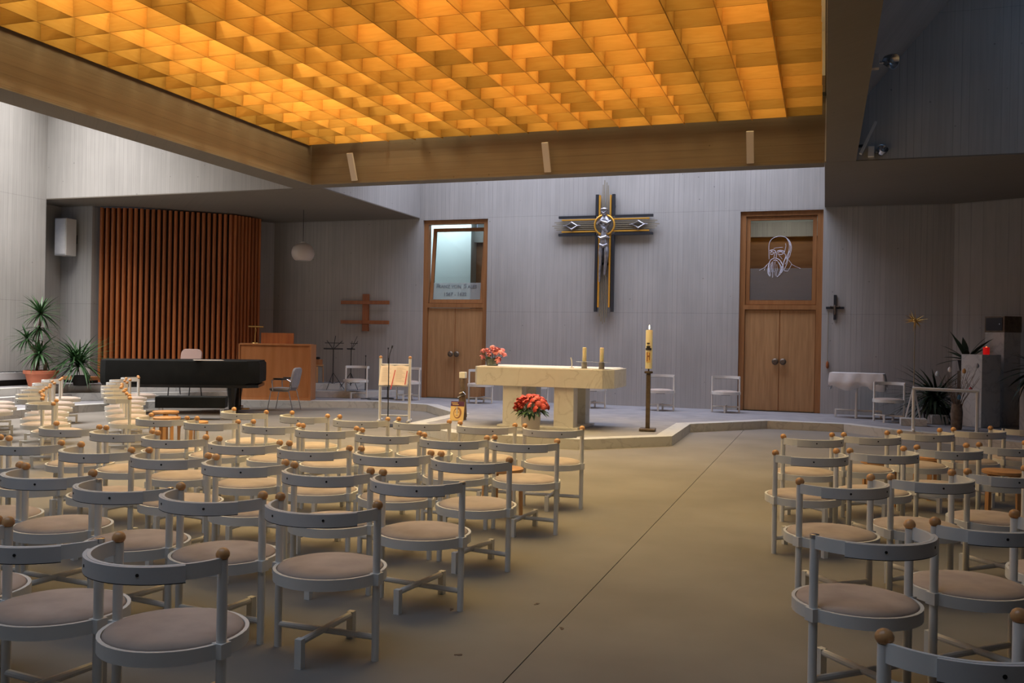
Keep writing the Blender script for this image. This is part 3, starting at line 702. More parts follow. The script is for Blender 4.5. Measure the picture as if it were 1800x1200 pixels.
# red roses in a white pot before the altar
t = thing('red_rose_pot', 'dome of red roses in a white ceramic pot before the altar', 'flowers', (-4.33, 13.72, .15))
MB().lathe([(.12, 0), (.135, .01), (.148, .30), (.138, .30), (.125, .06), (.001, .06)], n=28).obj('pot', POTW, t, smooth=True)
rose = petals(.040, 5, 2).mesh('rose', REDP, False); lf = MB(); st = MB(); rnd = random.Random(5)
for i in range(34):
    f = (i + .5) / 34; el = math.acos(1 - f * 1.02); a = i * 2.39996
    p = Vector((math.cos(a) * math.sin(el) * .25, math.sin(a) * math.sin(el) * .25, .37 + .20 * math.cos(el)))
    o = bpy.data.objects.new('rose', rose); C.objects.link(o); o.parent = t; o.location = p
    o.rotation_euler = (-math.sin(a) * el * .8, math.cos(a) * el * .8, a); st.tube([(0, 0, .1), tuple(p)], .004, 4)
for i in range(60):
    a = rnd.uniform(0, 2 * PI); rr_ = rnd.uniform(.10, .20)
    sprig_leaf(lf, (rr_ * math.cos(a), rr_ * math.sin(a), rnd.uniform(.30, .38)), (math.cos(a), math.sin(a), rnd.uniform(-.7, .25)), rnd.uniform(.09, .16), .028, .3)
st.obj('stems', LEAF, t, kind='stuff'); lf.obj('leaves', LEAF, t, kind='stuff')
# paschal candle
t = thing('paschal_candle_stand', 'bronze square-based stand carrying the tall paschal candle', 'candle stand', (-2.70, 14.85, .15), .1)
MB().box(-.13, .13, -.13, .13, .0, .045).obj('base', BRONZE, t, bevel=.012)
MB().box(-.034, .034, -.034, .034, .045, .93).obj('pillar', BRONZE, t, bevel=.006)
MB().lathe([(.03, .93), (.065, .935), (.07, .95), (.065, .968), (.012, .972), (.012, 1.005), (.02, 1.008), (.001, 1.01)], n=20).obj('drip_dish', BRONZE, t, smooth=True)
t = thing('paschal_candle', 'tall cream paschal candle with dark emblem, lit', 'candle', (-2.70, 14.85, 1.16), .1)
MB().lathe([(.056, 0), (.056, .615), (.050, .628), (.015, .622), (.001, .615)], n=28).obj('candle_body', WAX, t, smooth=True)
MB().cyl((0, 0, .615), (0, 0, .645), .0025, n=6).obj('wick', DARK, t)
MB().lathe([(.001, .635), (.009, .648), (.012, .665), (.006, .69), (.001, .71)], n=12).obj('flame', FLAME, t, smooth=True)
MB().arcband(0, 0, .0565, .060, PI * 1.28, PI * 1.66, .10, .27, 8).obj('emblem_panel', YELLOWP, t)
MB().arcband(0, 0, .0605, .063, PI * 1.34, PI * 1.42, .12, .27, 4).arcband(0, 0, .0605, .063, PI * 1.55, PI * 1.6, .14, .26, 4).arcband(0, 0, .0605, .063, PI * 1.42, PI * 1.56, .19, .215, 4).obj('emblem_mark', FACEP, t)
MB().arcband(0, 0, .0565, .064, PI * 1.22, PI * 1.74, .30, .335, 10).arcband(0, 0, .0565, .063, PI * 1.30, PI * 1.62, .335, .37, 8).arcband(0, 0, .0565, .062, PI * 1.33, PI * 1.58, .40, .42, 8).obj('dark_band', CROSSD, t)
pl = bpy.data.lights.new('candle_flame_light', 'POINT'); pl.energy = 1.5; pl.color = (1, .7, .35); pl.shadow_soft_size = .02
o = bpy.data.objects.new('candle_flame_light', pl); o.location = (-2.70, 14.83, 1.93); C.objects.link(o)

# driftwood candle post with picture book
t = thing('driftwood_candle_post', 'gnarled brown wooden post with a square white candle on top', 'candle post', (-6.10, 15.25, .15))
MB().tube([(0, 0, 0), (.01, .01, .2), (-.01, 0, .38), (.015, 0, .52), (-.01, 0, .66), (0, 0, .74)], [.075, .06, .062, .05, .06, .05], 9).tube([(-.07, 0, 0), (-.05, 0, .2), (-.055, -.02, .42)], [.03, .025, .01], 6).tube([(.06, 0, .05), (.05, 0, .3), (.05, -.03, .52)], [.03, .022, .01], 6).obj('trunk', BARK, t, smooth=True)
MB().box(-.055, .055, -.055, .055, .74, .85).obj('square_candle', WAXW, t, bevel=.008)
MB().tube([(-.07, -.05, .40), (0, -.08, .43), (.07, -.05, .46), (.03, -.06, .5), (-.04, -.07, .47)], .012, 6).obj('wire_wreath', STEEL, t, smooth=True)
bk = thing('picture_book', 'upright book with a face on its cover, leaning at the post', 'book', (-6.12, 15.02, .15), .05)
TM = Matrix.Rotation(math.radians(-12), 4, 'X')
MB().box(-.125, .125, 0, .022, 0, .34, TM).obj('cover', YELLOWP, bk)
MB().box(-.125, .125, -.003, -.0005, .255, .34, TM).obj('title_band', PURPLE, bk)
for i, (x, z) in enumerate(((-.06, .312), (-.04, .285))):
    MB().box(x - .055, x + .06, -.0045, -.0032, z - .006, z + .005, TM).obj('title_line', YELLOWP, bk)
MB().add([(.075 * math.cos(k * PI / 10) + .01, -.002, .135 + .10 * math.sin(k * PI / 10)) for k in range(20)], [tuple(range(19, -1, -1))], TM).obj('printed_face', FACEP, bk)
MB().add([(.052 * math.cos(k * PI / 10) + .0, -.003, .13 + .075 * math.sin(k * PI / 10)) for k in range(20)], [tuple(range(19, -1, -1))], TM).obj('face_light', YELLOWP, bk)
MB().box(-.035, -.008, -.0045, -.0035, .145, .155, TM).box(.012, .038, -.0045, -.0035, .145, .155, TM).box(-.02, .02, -.0045, -.0035, .088, .097, TM).box(-.004, .004, -.0045, -.0035, .11, .14, TM).obj('face_features', FACEP, bk)
MB().box(-.01, .01, .02, .028, 0, .25).obj('back_support', WHITE, bk)

# ---------------------------------------------------------------- lectern
t = thing('lectern', 'cream wooden lectern frame with two knobbed posts', 'lectern', (-7.68, 15.75, 0), math.radians(16))
for x in (-.28, .28):
    MB().cyl((x, 0, 0), (x, 0, 1.20), .028, n=12).obj('post', PAINT, t, smooth=True)
    MB().ball((x, 0, 1.215), .034, 12).obj('knob', BIRCH, t, smooth=True)
    MB().cyl((x, -.22, .03), (x, .22, .03), .02, n=10).obj('foot_bar', PAINT, t, smooth=True)
for z in (1.08, .86, .12): MB().cyl((-.27, 0, z), (.27, 0, z), .016, n=10).obj('crossbar', PAINT, t, smooth=True)
MB().box(-.27, .27, -.012, .01, .70, 1.08, Matrix.Translation((0, -.20, -.02)) @ Matrix.Translation((0, 0, .70)) @ Matrix.Rotation(math.radians(-28), 4, 'X') @ Matrix.Translation((0, 0, -.70))).obj('book_rest', PAINT, t)
bk = thing('open_book', 'large open book lying on the lectern', 'book', (-7.68, 15.75, 0), math.radians(16))
RM = Matrix.Translation((0, -.235, .70)) @ Matrix.Rotation(math.radians(-28), 4, 'X')
for sx in (-1, 1):
    m = MB(); vs = []; fs = []
    for i in range(9):
        u = i / 8; x = sx * u * .265; y = -.030 * math.sin(PI * min(1, u * 1.25)) - .012
        for z in (0, .40): vs += [(x, y, z - (.012 * math.sin(PI * u) if z == 0 else 0)), (x, -.002, z)]
    for i in range(8):
        a = 4 * i; fs += [(a, a + 4, a + 6, a + 2), (a + 1, a + 3, a + 7, a + 5), (a, a + 1, a + 5, a + 4), (a + 2, a + 6, a + 7, a + 3)]
    fs += [(32, 33, 35, 34)]
    m.add(vs, fs, RM).obj('page_block', PAPER, bk, smooth=True)
    pm = MB()
    for k in range(11): pm.box(sx * .135 - .085, sx * .135 + .085 - .03 * (k % 3), -.0440, -.0430, .06 + k * .028, .066 + k * .028, RM)
    pm.obj('printed_lines', PRINT, bk)
MB().box(-.02, -.006, -.045, -.040, -.10, .30, RM @ Matrix.Rotation(.12, 4, 'Y')).obj('ribbon', REDC, bk)
MB().box(.225, .24, -.045, -.035, .02, .30, RM @ Matrix.Rotation(.06, 4, 'Y')).obj('ribbon', REDC, bk)
# microphones and music stands
def mic(x, y, z, h, lab, lean=0, base=.16, grp='thin black microphone stands'):
    t = thing('microphone_stand', lab, 'stand', (x, y, z), 0, grp)
    MB().lathe([(base, 0), (base, .012), (base * .85, .02), (.02, .03), (.001, .03)], n=24).obj('base', BLACKM, t, smooth=True)
    MB().cyl((0, 0, .02), (0, 0, h * .86), .011, .009, n=8).obj('pole', BLACKM, t, smooth=True)
    MB().tube([(0, 0, h * .84), (lean * .3, 0, h * .92), (lean, 0, h)], .007, 6).obj('gooseneck', BLACKM, t, smooth=True)
    MB().cyl((lean * .9, 0, h * .985), (lean * 1.12, 0, h * 1.02), .012, .016, n=8).obj('capsule', BLACKM, t)
mic(-7.42, 14.95, 0, 1.42, 'tall black microphone stand right in front of the lectern', .06, .24)
mic(-9.75, 19.6, .15, 1.18, 'black microphone stand behind the lectern, against the wall', 0)
mic(-10.55, 20.0, .15, .98, 'shorter black microphone stand behind the left wall chair', 0)
cb = MB(); cb.tube([(-9.85 + .22 * math.cos(a / 3) * (1 + .05 * a % .3), 19.35 + .12 * math.sin(a / 3) - .35, .16 + .003 * a % .02) for a in range(40)], .007, 5)
tag(cb.obj('coiled_cable', BLACKM, None, True), 'black coiled cable on the platform behind the lectern', 'cable')
def music_stand(x, y, z, rz, lab):
    t = thing('music_stand', lab, 'stand', (x, y, z), rz, 'black folding music stands')
    for k in range(3):
        a = k * 2 * PI / 3 + .3; MB().tube([(0, 0, .42), (.28 * math.cos(a), .28 * math.sin(a), .012)], .008, 6).obj('leg', BLACKM, t)
        MB().tube([(.14 * math.cos(a), .14 * math.sin(a), .2), (0, 0, .14)], .005, 5).obj('leg_brace', BLACKM, t)
    MB().cyl((0, 0, .1), (0, 0, 1.0), .012, n=8).obj('pole', BLACKM, t)
    R_ = Matrix.Translation((0, 0, .98)) @ Matrix.Rotation(math.radians(-25), 4, 'X')
    f = MB().box(-.24, .24, -.03, .0, 0, .02, R_).box(-.24, .24, -.006, 0, .16, .175, R_).box(-.008, .008, -.006, 0, 0, .36, R_)
    for sx in (-1, 1): f.add(*MB().box(-.008, .008, -.006, 0, 0, .30).v and (MB().box(-.008, .008, -.006, 0, 0, .30, R_ @ Matrix.Rotation(sx * .7, 4, 'Y')).v, MB().box(0, 1, 0, 1, 0, 1).f))
    f.obj('desk_frame', BLACKM, t)
music_stand(-11.3, 19.75, .15 + .15, .2, 'black folding music stand beside the wooden stool on the gallery'); music_stand(-10.95, 20.0, .30, -.7, 'black folding music stand close to the left wall chair')
# stools of bent birch
def stool(x, y, z, rz, lab, grp='round bentwood stools', s=1):
    t = thing('bentwood_stool', lab, 'stool', (x, y, z), rz, grp)
    MB().lathe([(.001, .405), (.175, .405), (.188, .412), (.188, .436), (.180, .44), (.001, .44)], n=32).obj('seat', BIRCH, t, smooth=True)
    for k in range(4):
        a = k * PI / 2 + .4; ca, sa = math.cos(a), math.sin(a); m = MB(); wv = .022
        pts = [(.08, .400), (.13, .398), (.160, .385), (.172, .355), (.176, .30), (.182, 0)]
        vs = []; fs = []
        for i, (r, zz) in enumerate(pts):
            j = min(i + 1, 5); i0 = max(i - 1, 0); dx = pts[j][0] - pts[i0][0]; dz = pts[j][1] - pts[i0][1]; L = math.hypot(dx, dz); nx, nz = -dz / L * .011, dx / L * .011
            for s1_ in (-1, 1):
                for s2_ in (-1, 1):
                    R = r + s2_ * nx; Z = max(0, zz + s2_ * nz); vs.append((R * ca - s1_ * wv * sa, R * sa + s1_ * wv * ca, Z))
        for i in range(5):
            o = 4 * i; fs += [(o, o + 4, o + 5, o + 1), (o + 2, o + 3, o + 7, o + 6), (o, o + 2, o + 6, o + 4), (o + 1, o + 5, o + 7, o + 3)]
        fs += [(0, 1, 3, 2), (20, 22, 23, 21)]
        m.add(vs, fs).obj('leg', BIRCH, t, smooth=True)
    return t
stool(-9.27, 11.30, 0, .2, 'round bentwood stool standing before the piano'); stool(-8.60, 10.50, 0, .7, 'round bentwood stool just in front of the one before the piano')
stool(-7.88, 10.15, 0, .1, 'round bentwood stool right of the two before the piano');
stool(-2.72, 7.80, 0, .3, 'bentwood stool behind the second row, before the altar'); stool(0.55, 9.98, 0, .5, 'bentwood stool in front of the front right row, nearest the aisle')
stool(1.10, 10.60, 0, .9, 'bentwood stool in front of the front right row, second from the aisle'); stool(1.62, 9.72, 0, .2, 'bentwood stool between the first two right rows, near the picture edge')
stool(-11.95, 20.05, .45, .3, 'bentwood stool on the gallery step right of the organ', s=1)
t = thing('wooden_box', 'small orange wooden box with dark things, on the gallery stool', 'box', (-11.95, 20.05, .89))
MB().box(-.13, .13, -.09, .09, 0, .13).obj('box_body', WOODO, t, bevel=.004)
MB().ball((-.06, 0, .15), .05, 8, .6).ball((.04, 0, .16), .07, 8, .5).obj('dark_contents', DARK, t, smooth=True)

# ---------------------------------------------------------------- piano
pa = math.atan2(1.4, 2.69)
t = thing('grand_piano', 'grand piano under a black quilted cover', 'piano', (-13.25, 14.22, 0), pa)
out = [(0, .12), (.12, .02), (2.80, 0), (3.0, .16), (3.0, 1.30), (2.86, 1.46), (2.1, 1.46), (1.6, 1.34), (1.1, 1.0), (.6, .80), (.12, .74), (0, .62)]
def shr(p, d):
    c = Vector((1.5, .7)); return [tuple(Vector(q) + (Vector((1.5 + (q[0] - 1.5) * .85, .7 + (q[1] - .7) * .7)) - Vector(q)) * d) for q in p]
m = MB(); n = len(out)
rings = [(shr(out, .06), .60), (out, .64), (shr(out, -.02), .80), (out, 1.02), (shr(out, .03), 1.06), (shr(out, .10), 1.075)]
# the keyboard end of the cover hangs in, forming a slanted end
vs = []; fs = []
for poly, z in rings: vs += [(x - (max(0, (1.0 if x > 2.7 else 0)) * (.10 if z in (.60,) else .03 if z == 1.06 else 0)), y, z) for x, y in poly]
for i in range(len(rings) - 1): fs += [(i * n + k, i * n + (k + 1) % n, (i + 1) * n + (k + 1) % n, (i + 1) * n + k) for k in range(n)]
fs += [tuple((len(rings) - 1) * n + k for k in range(n)), tuple(range(n - 1, -1, -1))]
m.add(vs, fs).obj('cover', COVER, t, smooth=True)
MB().prism(shr(out, .12), .54, .60).obj('case_bottom', BLACKL, t)
for x, y, s in ((2.45, .28, 1), (2.45, 1.12, 1), (.35, .36, 1)):
    lg = MB().lathe([(.105, .56), (.10, .50), (.055, .12), (.05, .10), (.001, .10)], (x, y, 0), 8).obj('leg', BLACKL, t)
    MB().box(x - .035, x + .035, y - .03, y + .03, .05, .11).cyl((x - .02, y - .03, .035), (x + .01, y - .03, .035), .035, n=12).cyl((x - .01, y + .03, .035), (x + .02, y + .03, .035), .035, n=12).obj('castor', BRASS, t)
MB().box(2.48, 2.56, .55, .59, .12, .56).box(2.48, 2.56, .81, .85, .12, .56).box(2.44, 2.60, .52, .88, .07, .14).obj('pedal_lyre', BLACKL, t)
MB().box(2.60, 2.74, .60, .63, .075, .09).box(2.60, 2.74, .685, .715, .075, .09).box(2.60, 2.74, .77, .80, .075, .09).obj('pedals', BRASS, t)
for x, y in ((-9.55, 13.2), (0, 0)):
    pass
pp = MB().box(-.3, .25, -.16, .2, 0, .004).obj('paper_sheet', PAPER); pp.location = (-11.55, 15.35, 1.0765); pp.rotation_euler = (0, 0, pa + .3); tag(pp, 'loose paper sheets lying on the piano cover', 'paper')
# long black bench below the piano
t = thing('piano_bench', 'long low black bench standing in front of the piano', 'bench', (-11.15, 14.35, 0), pa)
MB().box(-.65, .6, -.18, .18, .22, .43).obj('bench_top', COVER, t, bevel=.015)
for x in (-.58, .52):
    for y in (-.13, .13): MB().cyl((x, y, 0), (x, y, .23), .018, n=8).obj('leg', STEEL, t)

# upholstered chair behind the piano
def up_chair(x, y, z, rz, lab, fab, frame, arms):
    t = thing('conference_chair', lab, 'chair', (x, y, z), rz)
    def pad(w_, d_, h_, M, nm, r=.06):
        pts = []
        for cx, cy, a0 in ((w_ / 2 - r, d_ / 2 - r, 0), (-w_ / 2 + r, d_ / 2 - r, PI / 2), (-w_ / 2 + r, -d_ / 2 + r, PI), (w_ / 2 - r, -d_ / 2 + r, 1.5 * PI)):
            pts += [(cx + r * math.cos(a0 + k * PI / 8), cy + r * math.sin(a0 + k * PI / 8)) for k in range(5)]
        m = MB(); nn = len(pts); vs = []; fs = []
        for f, zz in ((.96, 0), (1, .012), (1, h_ - .012), (.95, h_)): vs += [(px * f, py * f, zz) for px, py in pts]
        for i in range(3): fs += [(i * nn + k, i * nn + (k + 1) % nn, (i + 1) * nn + (k + 1) % nn, (i + 1) * nn + k) for k in range(nn)]
        fs += [tuple(range(nn - 1, -1, -1)), tuple(3 * nn + k for k in range(nn))]
        return m.add(vs, fs, M).obj(nm, fab, t, smooth=True)
    pad(.47, .45, .055, Matrix.Translation((0, .02, .42)), 'seat')
    pad(.45, .44, .05, Matrix.Translation((0, -.24, .70)) @ Matrix.Rotation(math.radians(102), 4, 'X'), 'backrest', .10)
    for sx in (-1, 1):
        MB().tube([(sx * .22, .27, 0), (sx * .22, .20, .41), (sx * .22, -.20, .41), (sx * .23, -.30, 0)], .012, 8).obj('leg_frame', frame, t, smooth=True)
        MB().tube([(sx * .21, -.12, .42), (sx * .21, -.22, .46), (sx * .20, -.25, .62)], .012, 8).obj('back_support', frame, t, smooth=True)
        if arms:
            MB().tube([(sx * .25, .14, .42), (sx * .27, .16, .64), (sx * .27, .10, .66), (sx * .27, -.18, .66), (sx * .24, -.24, .62)], .013, 8).obj('arm_frame', frame, t, smooth=True)
            MB().box(sx * .27 - .022, sx * .27 + .022, -.16, .13, .672, .692).obj('armrest', fab if 0 else BLACKM, t, bevel=.006)
    return t
uc = up_chair(-13.15, 16.62, .15, math.radians(190), 'beige upholstered chair whose backrest shows above the piano', PINKF, BLACKM, False); uc.scale = (1.1, 1.0, 1.22)
up_chair(-10.98, 17.12, 0, math.radians(100), 'grey upholstered armchair with chrome legs before the organ console', GREYPL, CHROME, True)

# organ console
ca_ = math.atan2(18.0 - 17.44, 1.51)
t = thing('organ_console', 'orange-brown veneered organ console seen from the back', 'organ', (-12.37, 17.44, .15), ca_)
MB().box(.025, 1.575, .02, .50, .05, 1.22).obj('back_panel', WOODO, t)
MB().box(0, .03, 0, .62, 0, 1.25).obj('side_panel', WOODO, t, bevel=.003); MB().box(1.57, 1.61, 0, .62, 0, 1.25).obj('side_panel', WOODO, t, bevel=.003)
MB().box(.03, 1.57, -.005, .5, 1.22, 1.26).obj('top_panel', WOODO, t, bevel=.003); MB().box(.03, 1.57, 0, .3, 0, .06).obj('bottom_rail', WOODO, t)
MB().box(.44, 1.17, .22, .27, 1.26, 1.50).obj('music_desk', WOODR, t)
MB().box(-.02, 0, .05, .10, 1.02, 1.06).obj('hook', STEEL, t)
t = thing('console_lamp', 'slim brass desk lamp on top of the organ console', 'lamp', (-12.37 + .34 * math.cos(ca_) - .1 * math.sin(ca_), 17.44 + .34 * math.sin(ca_) + .1 * math.cos(ca_), 1.41), ca_)
MB().lathe([(.085, 0), (.08, .012), (.02, .02), (.001, .022)], n=20).obj('base', BRASS, t, smooth=True)
MB().tube([(0, 0, .02), (0, 0, .18), (.02, 0, .30), (0, 0, .36)], .008, 8).obj('stem', BRASS, t, smooth=True)
MB().cyl((-.15, 0, .375), (.18, 0, .37), .018, n=10).obj('shade', BRASS, t, smooth=True)

# ---------------------------------------------------------------- wall pieces
t = thing('crucifix', 'large metal crucifix of dark and gilded bars with silver figure', 'cross', (-4.76, WY - .01, 4.22))
Y0 = -.06
for sx in (-1, 1):
    MB().box(sx * .19 - .032, sx * .19 + .032, -.12, -.04, .22, .70).obj('dark_bar', CROSSD, t); MB().box(sx * .19 - .032, sx * .19 + .032, -.12, -.04, -1.96, -.22).obj('dark_bar', CROSSD, t)
    for z in (.20, -.20): MB().box(*sorted((sx * .222, sx * 1.09)), -.12, -.04, z - .028, z + .028).obj('dark_bar', CROSSD, t)
    MB().box(sx * .125 - .018, sx * .125 + .018, -.13, -.05, .16, .68).obj('gold_bar', GOLD, t); MB().box(sx * .125 - .018, sx * .125 + .018, -.13, -.05, -1.86, -.16).obj('gold_bar', GOLD, t)
    for z in (.135, -.135): MB().box(*sorted((sx * .20, sx * 1.01)), -.13, -.05, z - .016, z + .016).obj('gold_bar', GOLD, t)
    for i, z in enumerate((-.085, -.04, .005, .05, .085)):
        MB().box(*sorted((sx * .23, sx * (1.14 + .05 * (i % 3)))), -.115, -.098, z - .008, z + .008).obj('thin_rod', RODM, t)
    # hand with diamond-shaped opening
    cx = sx * .77
    MB().tube([(cx - .13, -.13, 0), (cx, -.15, .075), (cx + .13, -.13, 0), (cx, -.15, -.085)], .027, 8, True).tube([(cx - .2, -.12, .0), (cx - .1, -.14, .01)], .014, 6).tube([(cx + .2, -.12, .0), (cx + .1, -.14, .01)], .014, 6).tube([(cx, -.14, -.06), (cx - .01, -.13, -.13)], .014, 6).obj('pierced_hand', SILV, t, smooth=True)
for i, (x, a, b_) in enumerate(((-.055, .35, .92), (-.02, .30, 1.02), (.03, .3, .97), (.065, .35, .90), (-.09, -2.06, -1.2), (-.055, -2.18, -.9), (-.015, -2.24, -.9), (.03, -2.20, -.9), (.07, -2.10, -1.2))):
    MB().box(x - .008, x + .008, -.115, -.098, a, b_).obj('thin_rod', RODM, t)
MB().tube([(.225 * math.cos(k * PI / 16), -.15, .225 * math.sin(k * PI / 16)) for k in range(32)], .022, 8, True).obj('halo_ring', GOLD, t, smooth=True)
MB().box(-.16, .16, -.05, 0, -.9, -.84).box(-.22, -.16, -.05, 0, .4, .46).box(.16, .22, -.05, 0, .4, .46).obj('wall_bracket', CROSSD, t)
# figure: one skinned body
me = bpy.data.meshes.new('figure'); vs = [(0, 0, 0), (0, 0, .10), (.0, -.01, .20), (0, -.02, .27), (0, -.03, .335), (-.10, 0, .10), (.10, 0, .10), (-.12, -.02, .02), (.12, -.02, .02), (.05, -.07, -.02), (-.05, -.07, .03),
      (.01, 0, -.12), (-.01, -.01, -.26), (0, 0, -.40), (-.055, -.02, -.50), (.055, -.02, -.50), (-.07, -.05, -.62), (.065, -.05, -.62), (-.07, -.02, -.80), (.05, -.02, -.80), (-.09, -.01, -1.05), (.03, -.01, -1.0), (-.09, -.03, -1.30), (.025, -.03, -1.14)]
es = [(0, 1), (1, 2), (2, 3), (3, 4), (1, 5), (1, 6), (5, 7), (6, 8), (7, 9), (8, 10), (0, 11), (11, 12), (12, 13), (13, 14), (13, 15), (14, 16), (15, 17), (16, 18), (17, 19), (18, 20), (19, 21), (20, 22), (21, 23)]
rad_ = [.085, .085, .04, .04,   .03, .055, .055, .04, .04, .035, .035, .07, .085, .085, .06, .06, .062, .062, .042, .042, .034, .034, .02, .02]
me.from_pydata([(x, y - .15, z) for x, y, z in vs], es, []); o = bpy.data.objects.new('figure', me); C.objects.link(o); o.parent = t
me.materials.append(SILV)
md = o.modifiers.new('skin', 'SKIN'); 
sv = me.skin_vertices[0].data
for i, r in enumerate(rad_): sv[i].radius = (r * 1.25, r * 1.0)
sv[0].use_root = True
ss = o.modifiers.new('sub', 'SUBSURF'); ss.levels = 2; ss.render_levels = 2
MB().ball((0, -.19, .30), .085, 14, 1.2).obj('head', SILV, t, smooth=True)
MB().tube([(-.13, -.19, -.26), (-.05, -.25, -.31), (.06, -.25, -.27), (.13, -.19, -.30)], [.02, .04, .035, .02], 8).tube([(-.08, -.2, .08), (0, -.24, .0), (.08, -.2, .08)], .022, 6).tube([(-.085, -.2, .33), (-.05, -.265, .345), (.05, -.265, .345), (.085, -.2, .33)], .018, 6).tube([(-.06, -.24, .30), (0, -.29, .25), (.06, -.24, .30)], .012, 6).tube([(-.16, -.2, .02), (-.06, -.25, .08), (.08, -.24, .03), (.15, -.19, .08)], .03, 6).tube([(-.06, -.2, -.02), (.02, -.25, -.10), (.08, -.2, -.16)], [.03, .035, .02], 6).tube([(-.09, -.22, -.45), (0, -.25, -.49), (.09, -.22, -.45)], .035, 6).obj('folds', SILV, t, smooth=True)

t = thing('double_barred_cross', 'brown wooden cross with two equal bars on the left wall', 'cross', (-10.82, WY - .004, 2.2))
MB().box(-.085, .085, -.05, 0, -.46, .46).obj('upright', WOODR, t, bevel=.004)
for z in (.25, -.24): MB().box(-.665, .665, -.10, -.0505, z - .045, z + .045).obj('arm', WOODR, t, bevel=.006)
t = thing('small_crucifix', 'small black crucifix right of the right door', 'cross', (.19, WY, 2.38))
MB().box(-.028, .028, -.04, 0, -.25, .27).obj('upright', CROSSD, t); MB().box(-.18, -.0285, -.04, 0, -.022, .022).box(.0285, .18, -.04, 0, -.022, .022).obj('arm', CROSSD, t)
MB().tube([(0, -.06, .06), (0, -.065, 0), (.01, -.06, -.08), (0, -.05, -.14)], [.018, .03, .024, .012], 8).tube([(-.1, -.05, .03), (0, -.06, .02), (.1, -.05, .03)], .010, 6).obj('figure', BRONZE, t, smooth=True)
t = thing('bell_pull', 'thin wall cord with a small wooden end by the right door', 'cord', (.06, WY - .03, 1.1))
MB().cyl((0, 0, .1), (0, 0, 1.2), .006, n=6).obj('cord', RODM, t); MB().lathe([(.012, 0), (.03, .03), (.03, .12), (.008, .16)], n=12).obj('wooden_end', WOODR, t, smooth=True)
# opal globe pendant
t = thing('globe_pendant', 'opal glass globe pendant hanging in the organ niche', 'lamp', (-11.42, 18.5, 3.33))
prof = [(.17, 0), (.21, .03), (.245, .09), (.262, .16), (.255, .23), (.22, .31), (.16, .37), (.08, .395), (.05, .40)]
MB().lathe(prof + [(.045, .395), (.15, .36), (.21, .30), (.245, .23), (.252, .16), (.235, .09), (.20, .03), (.165, .002)], n=32).obj('glass_shade', GLOBE, t, smooth=True)
MB().lathe([(.05, .395), (.055, .41), (.05, .43), (.012, .435), (.001, .44)], n=16).obj('cap', WHITE, t, smooth=True); MB().cyl((0, 0, .43), (0, 0, 1.168), .006, n=6).obj('cable', DARK, t)
# reflector boards on the beams
def board_lamp(loc, rz, lab):
    t = thing('strip_lamp', lab, 'lamp', loc, rz, 'white strip lamps leaning out from the beams')
    MB().box(-.058, .058, -.02, .02, 0, .52, Matrix.Rotation(math.radians(24), 4, 'X')).obj('housing', WHITE, t, bevel=.003)
    MB().box(-.05, .05, -.006, .002, .519, .523, Matrix.Rotation(math.radians(24), 4, 'X')).obj('diffuser', CLOTH, t)
    MB().box(-.02, .02, -.06, .03, .10, .14).obj('bracket', BLACKM, t)
for x, nmx in ((-8.45, 'left'), (-4.65, 'middle'), (-1.20, 'right')):
    board_lamp((x, 15.455, 4.54), 0, 'white strip lamp on the back beam, %s of the three' % nmx)
board_lamp((.47, 15.1, 4.54), math.radians(90), 'white strip lamp on the outer side of the right beam')
def spot(x, y, z, lab, d):
    t = thing('spotlight', lab, 'spotlight', (x, y, z), 0, 'small chrome spotlights on the right beam')
    MB().box(-.03, .06, -.05, .05, -.07, .09).obj('bracket', WHITE, t, bevel=.004)
    MB().tube([(.06, 0, 0), (.12, 0, .0)], .012, 6).obj('arm', CHROME, t)
    d = Vector(d).normalized(); q = Vector((0, 0, 1)).rotation_difference(d).to_matrix().to_4x4()
    MB().lathe([(.02, -.08), (.05, -.06), (.075, 0), (.085, .06), (.078, .058), (.05, .0), (.001, -.03)], n=20, M=Matrix.Translation((.17, 0, .01)) @ q).obj('reflector', CHROME, t, smooth=True)
    MB().ball((0, 0, 0), .022, 8).obj('bulb', WHITE, t).location = Vector((.17, 0, .01)) + d * .02
spot(.455, 10.9, 4.72, 'chrome spotlight on the right beam, farther from the back wall', (.8, -.6, -.35)); spot(.62, 15.42, 4.62, 'chrome spotlight at the far end of the right beam', (.3, -.6, .5))

# ================================================================ RIGHT NICHE
t = thing('credence_table', 'small cream table on a T-shaped foot beside the right door', 'table', (.63, 19.62, .15), math.radians(-8))
MB().box(-.48, .48, -.22, .22, .865, .89).obj('table_top', PAINT, t)
MB().cyl((0, -.12, 0), (0, -.12, .865), .026, n=12).obj('leg', PAINT, t, smooth=True); MB().cyl((-.42, .12, .14), (.46, .12, .14), .018, n=10).cyl((0, -.12, .14), (0, .12, .14), .018, n=8).obj('foot_bar', PAINT, t, smooth=True)
for x in (-.42, .44): MB().box(x - .018, x + .018, .10, .14, 0, .158).obj('foot', PAINT, t)
cl = MB(); nx = 48
def skirt(u):   # rectangle perimeter, u in 0..1
    per = [(-.50, -.24), (.50, -.24), (.50, .24), (-.50, .24)]; L = [1.0, .48, 1.0, .48]; tot = 2.96; d = u * tot
    for i in range(4):
        if d <= L[i]: a = Vector(per[i]); b2 = Vector(per[(i + 1) % 4]); return a.lerp(b2, d / L[i])
        d -= L[i]
    return Vector(per[0])
vs = []; fs = []; NU = 96
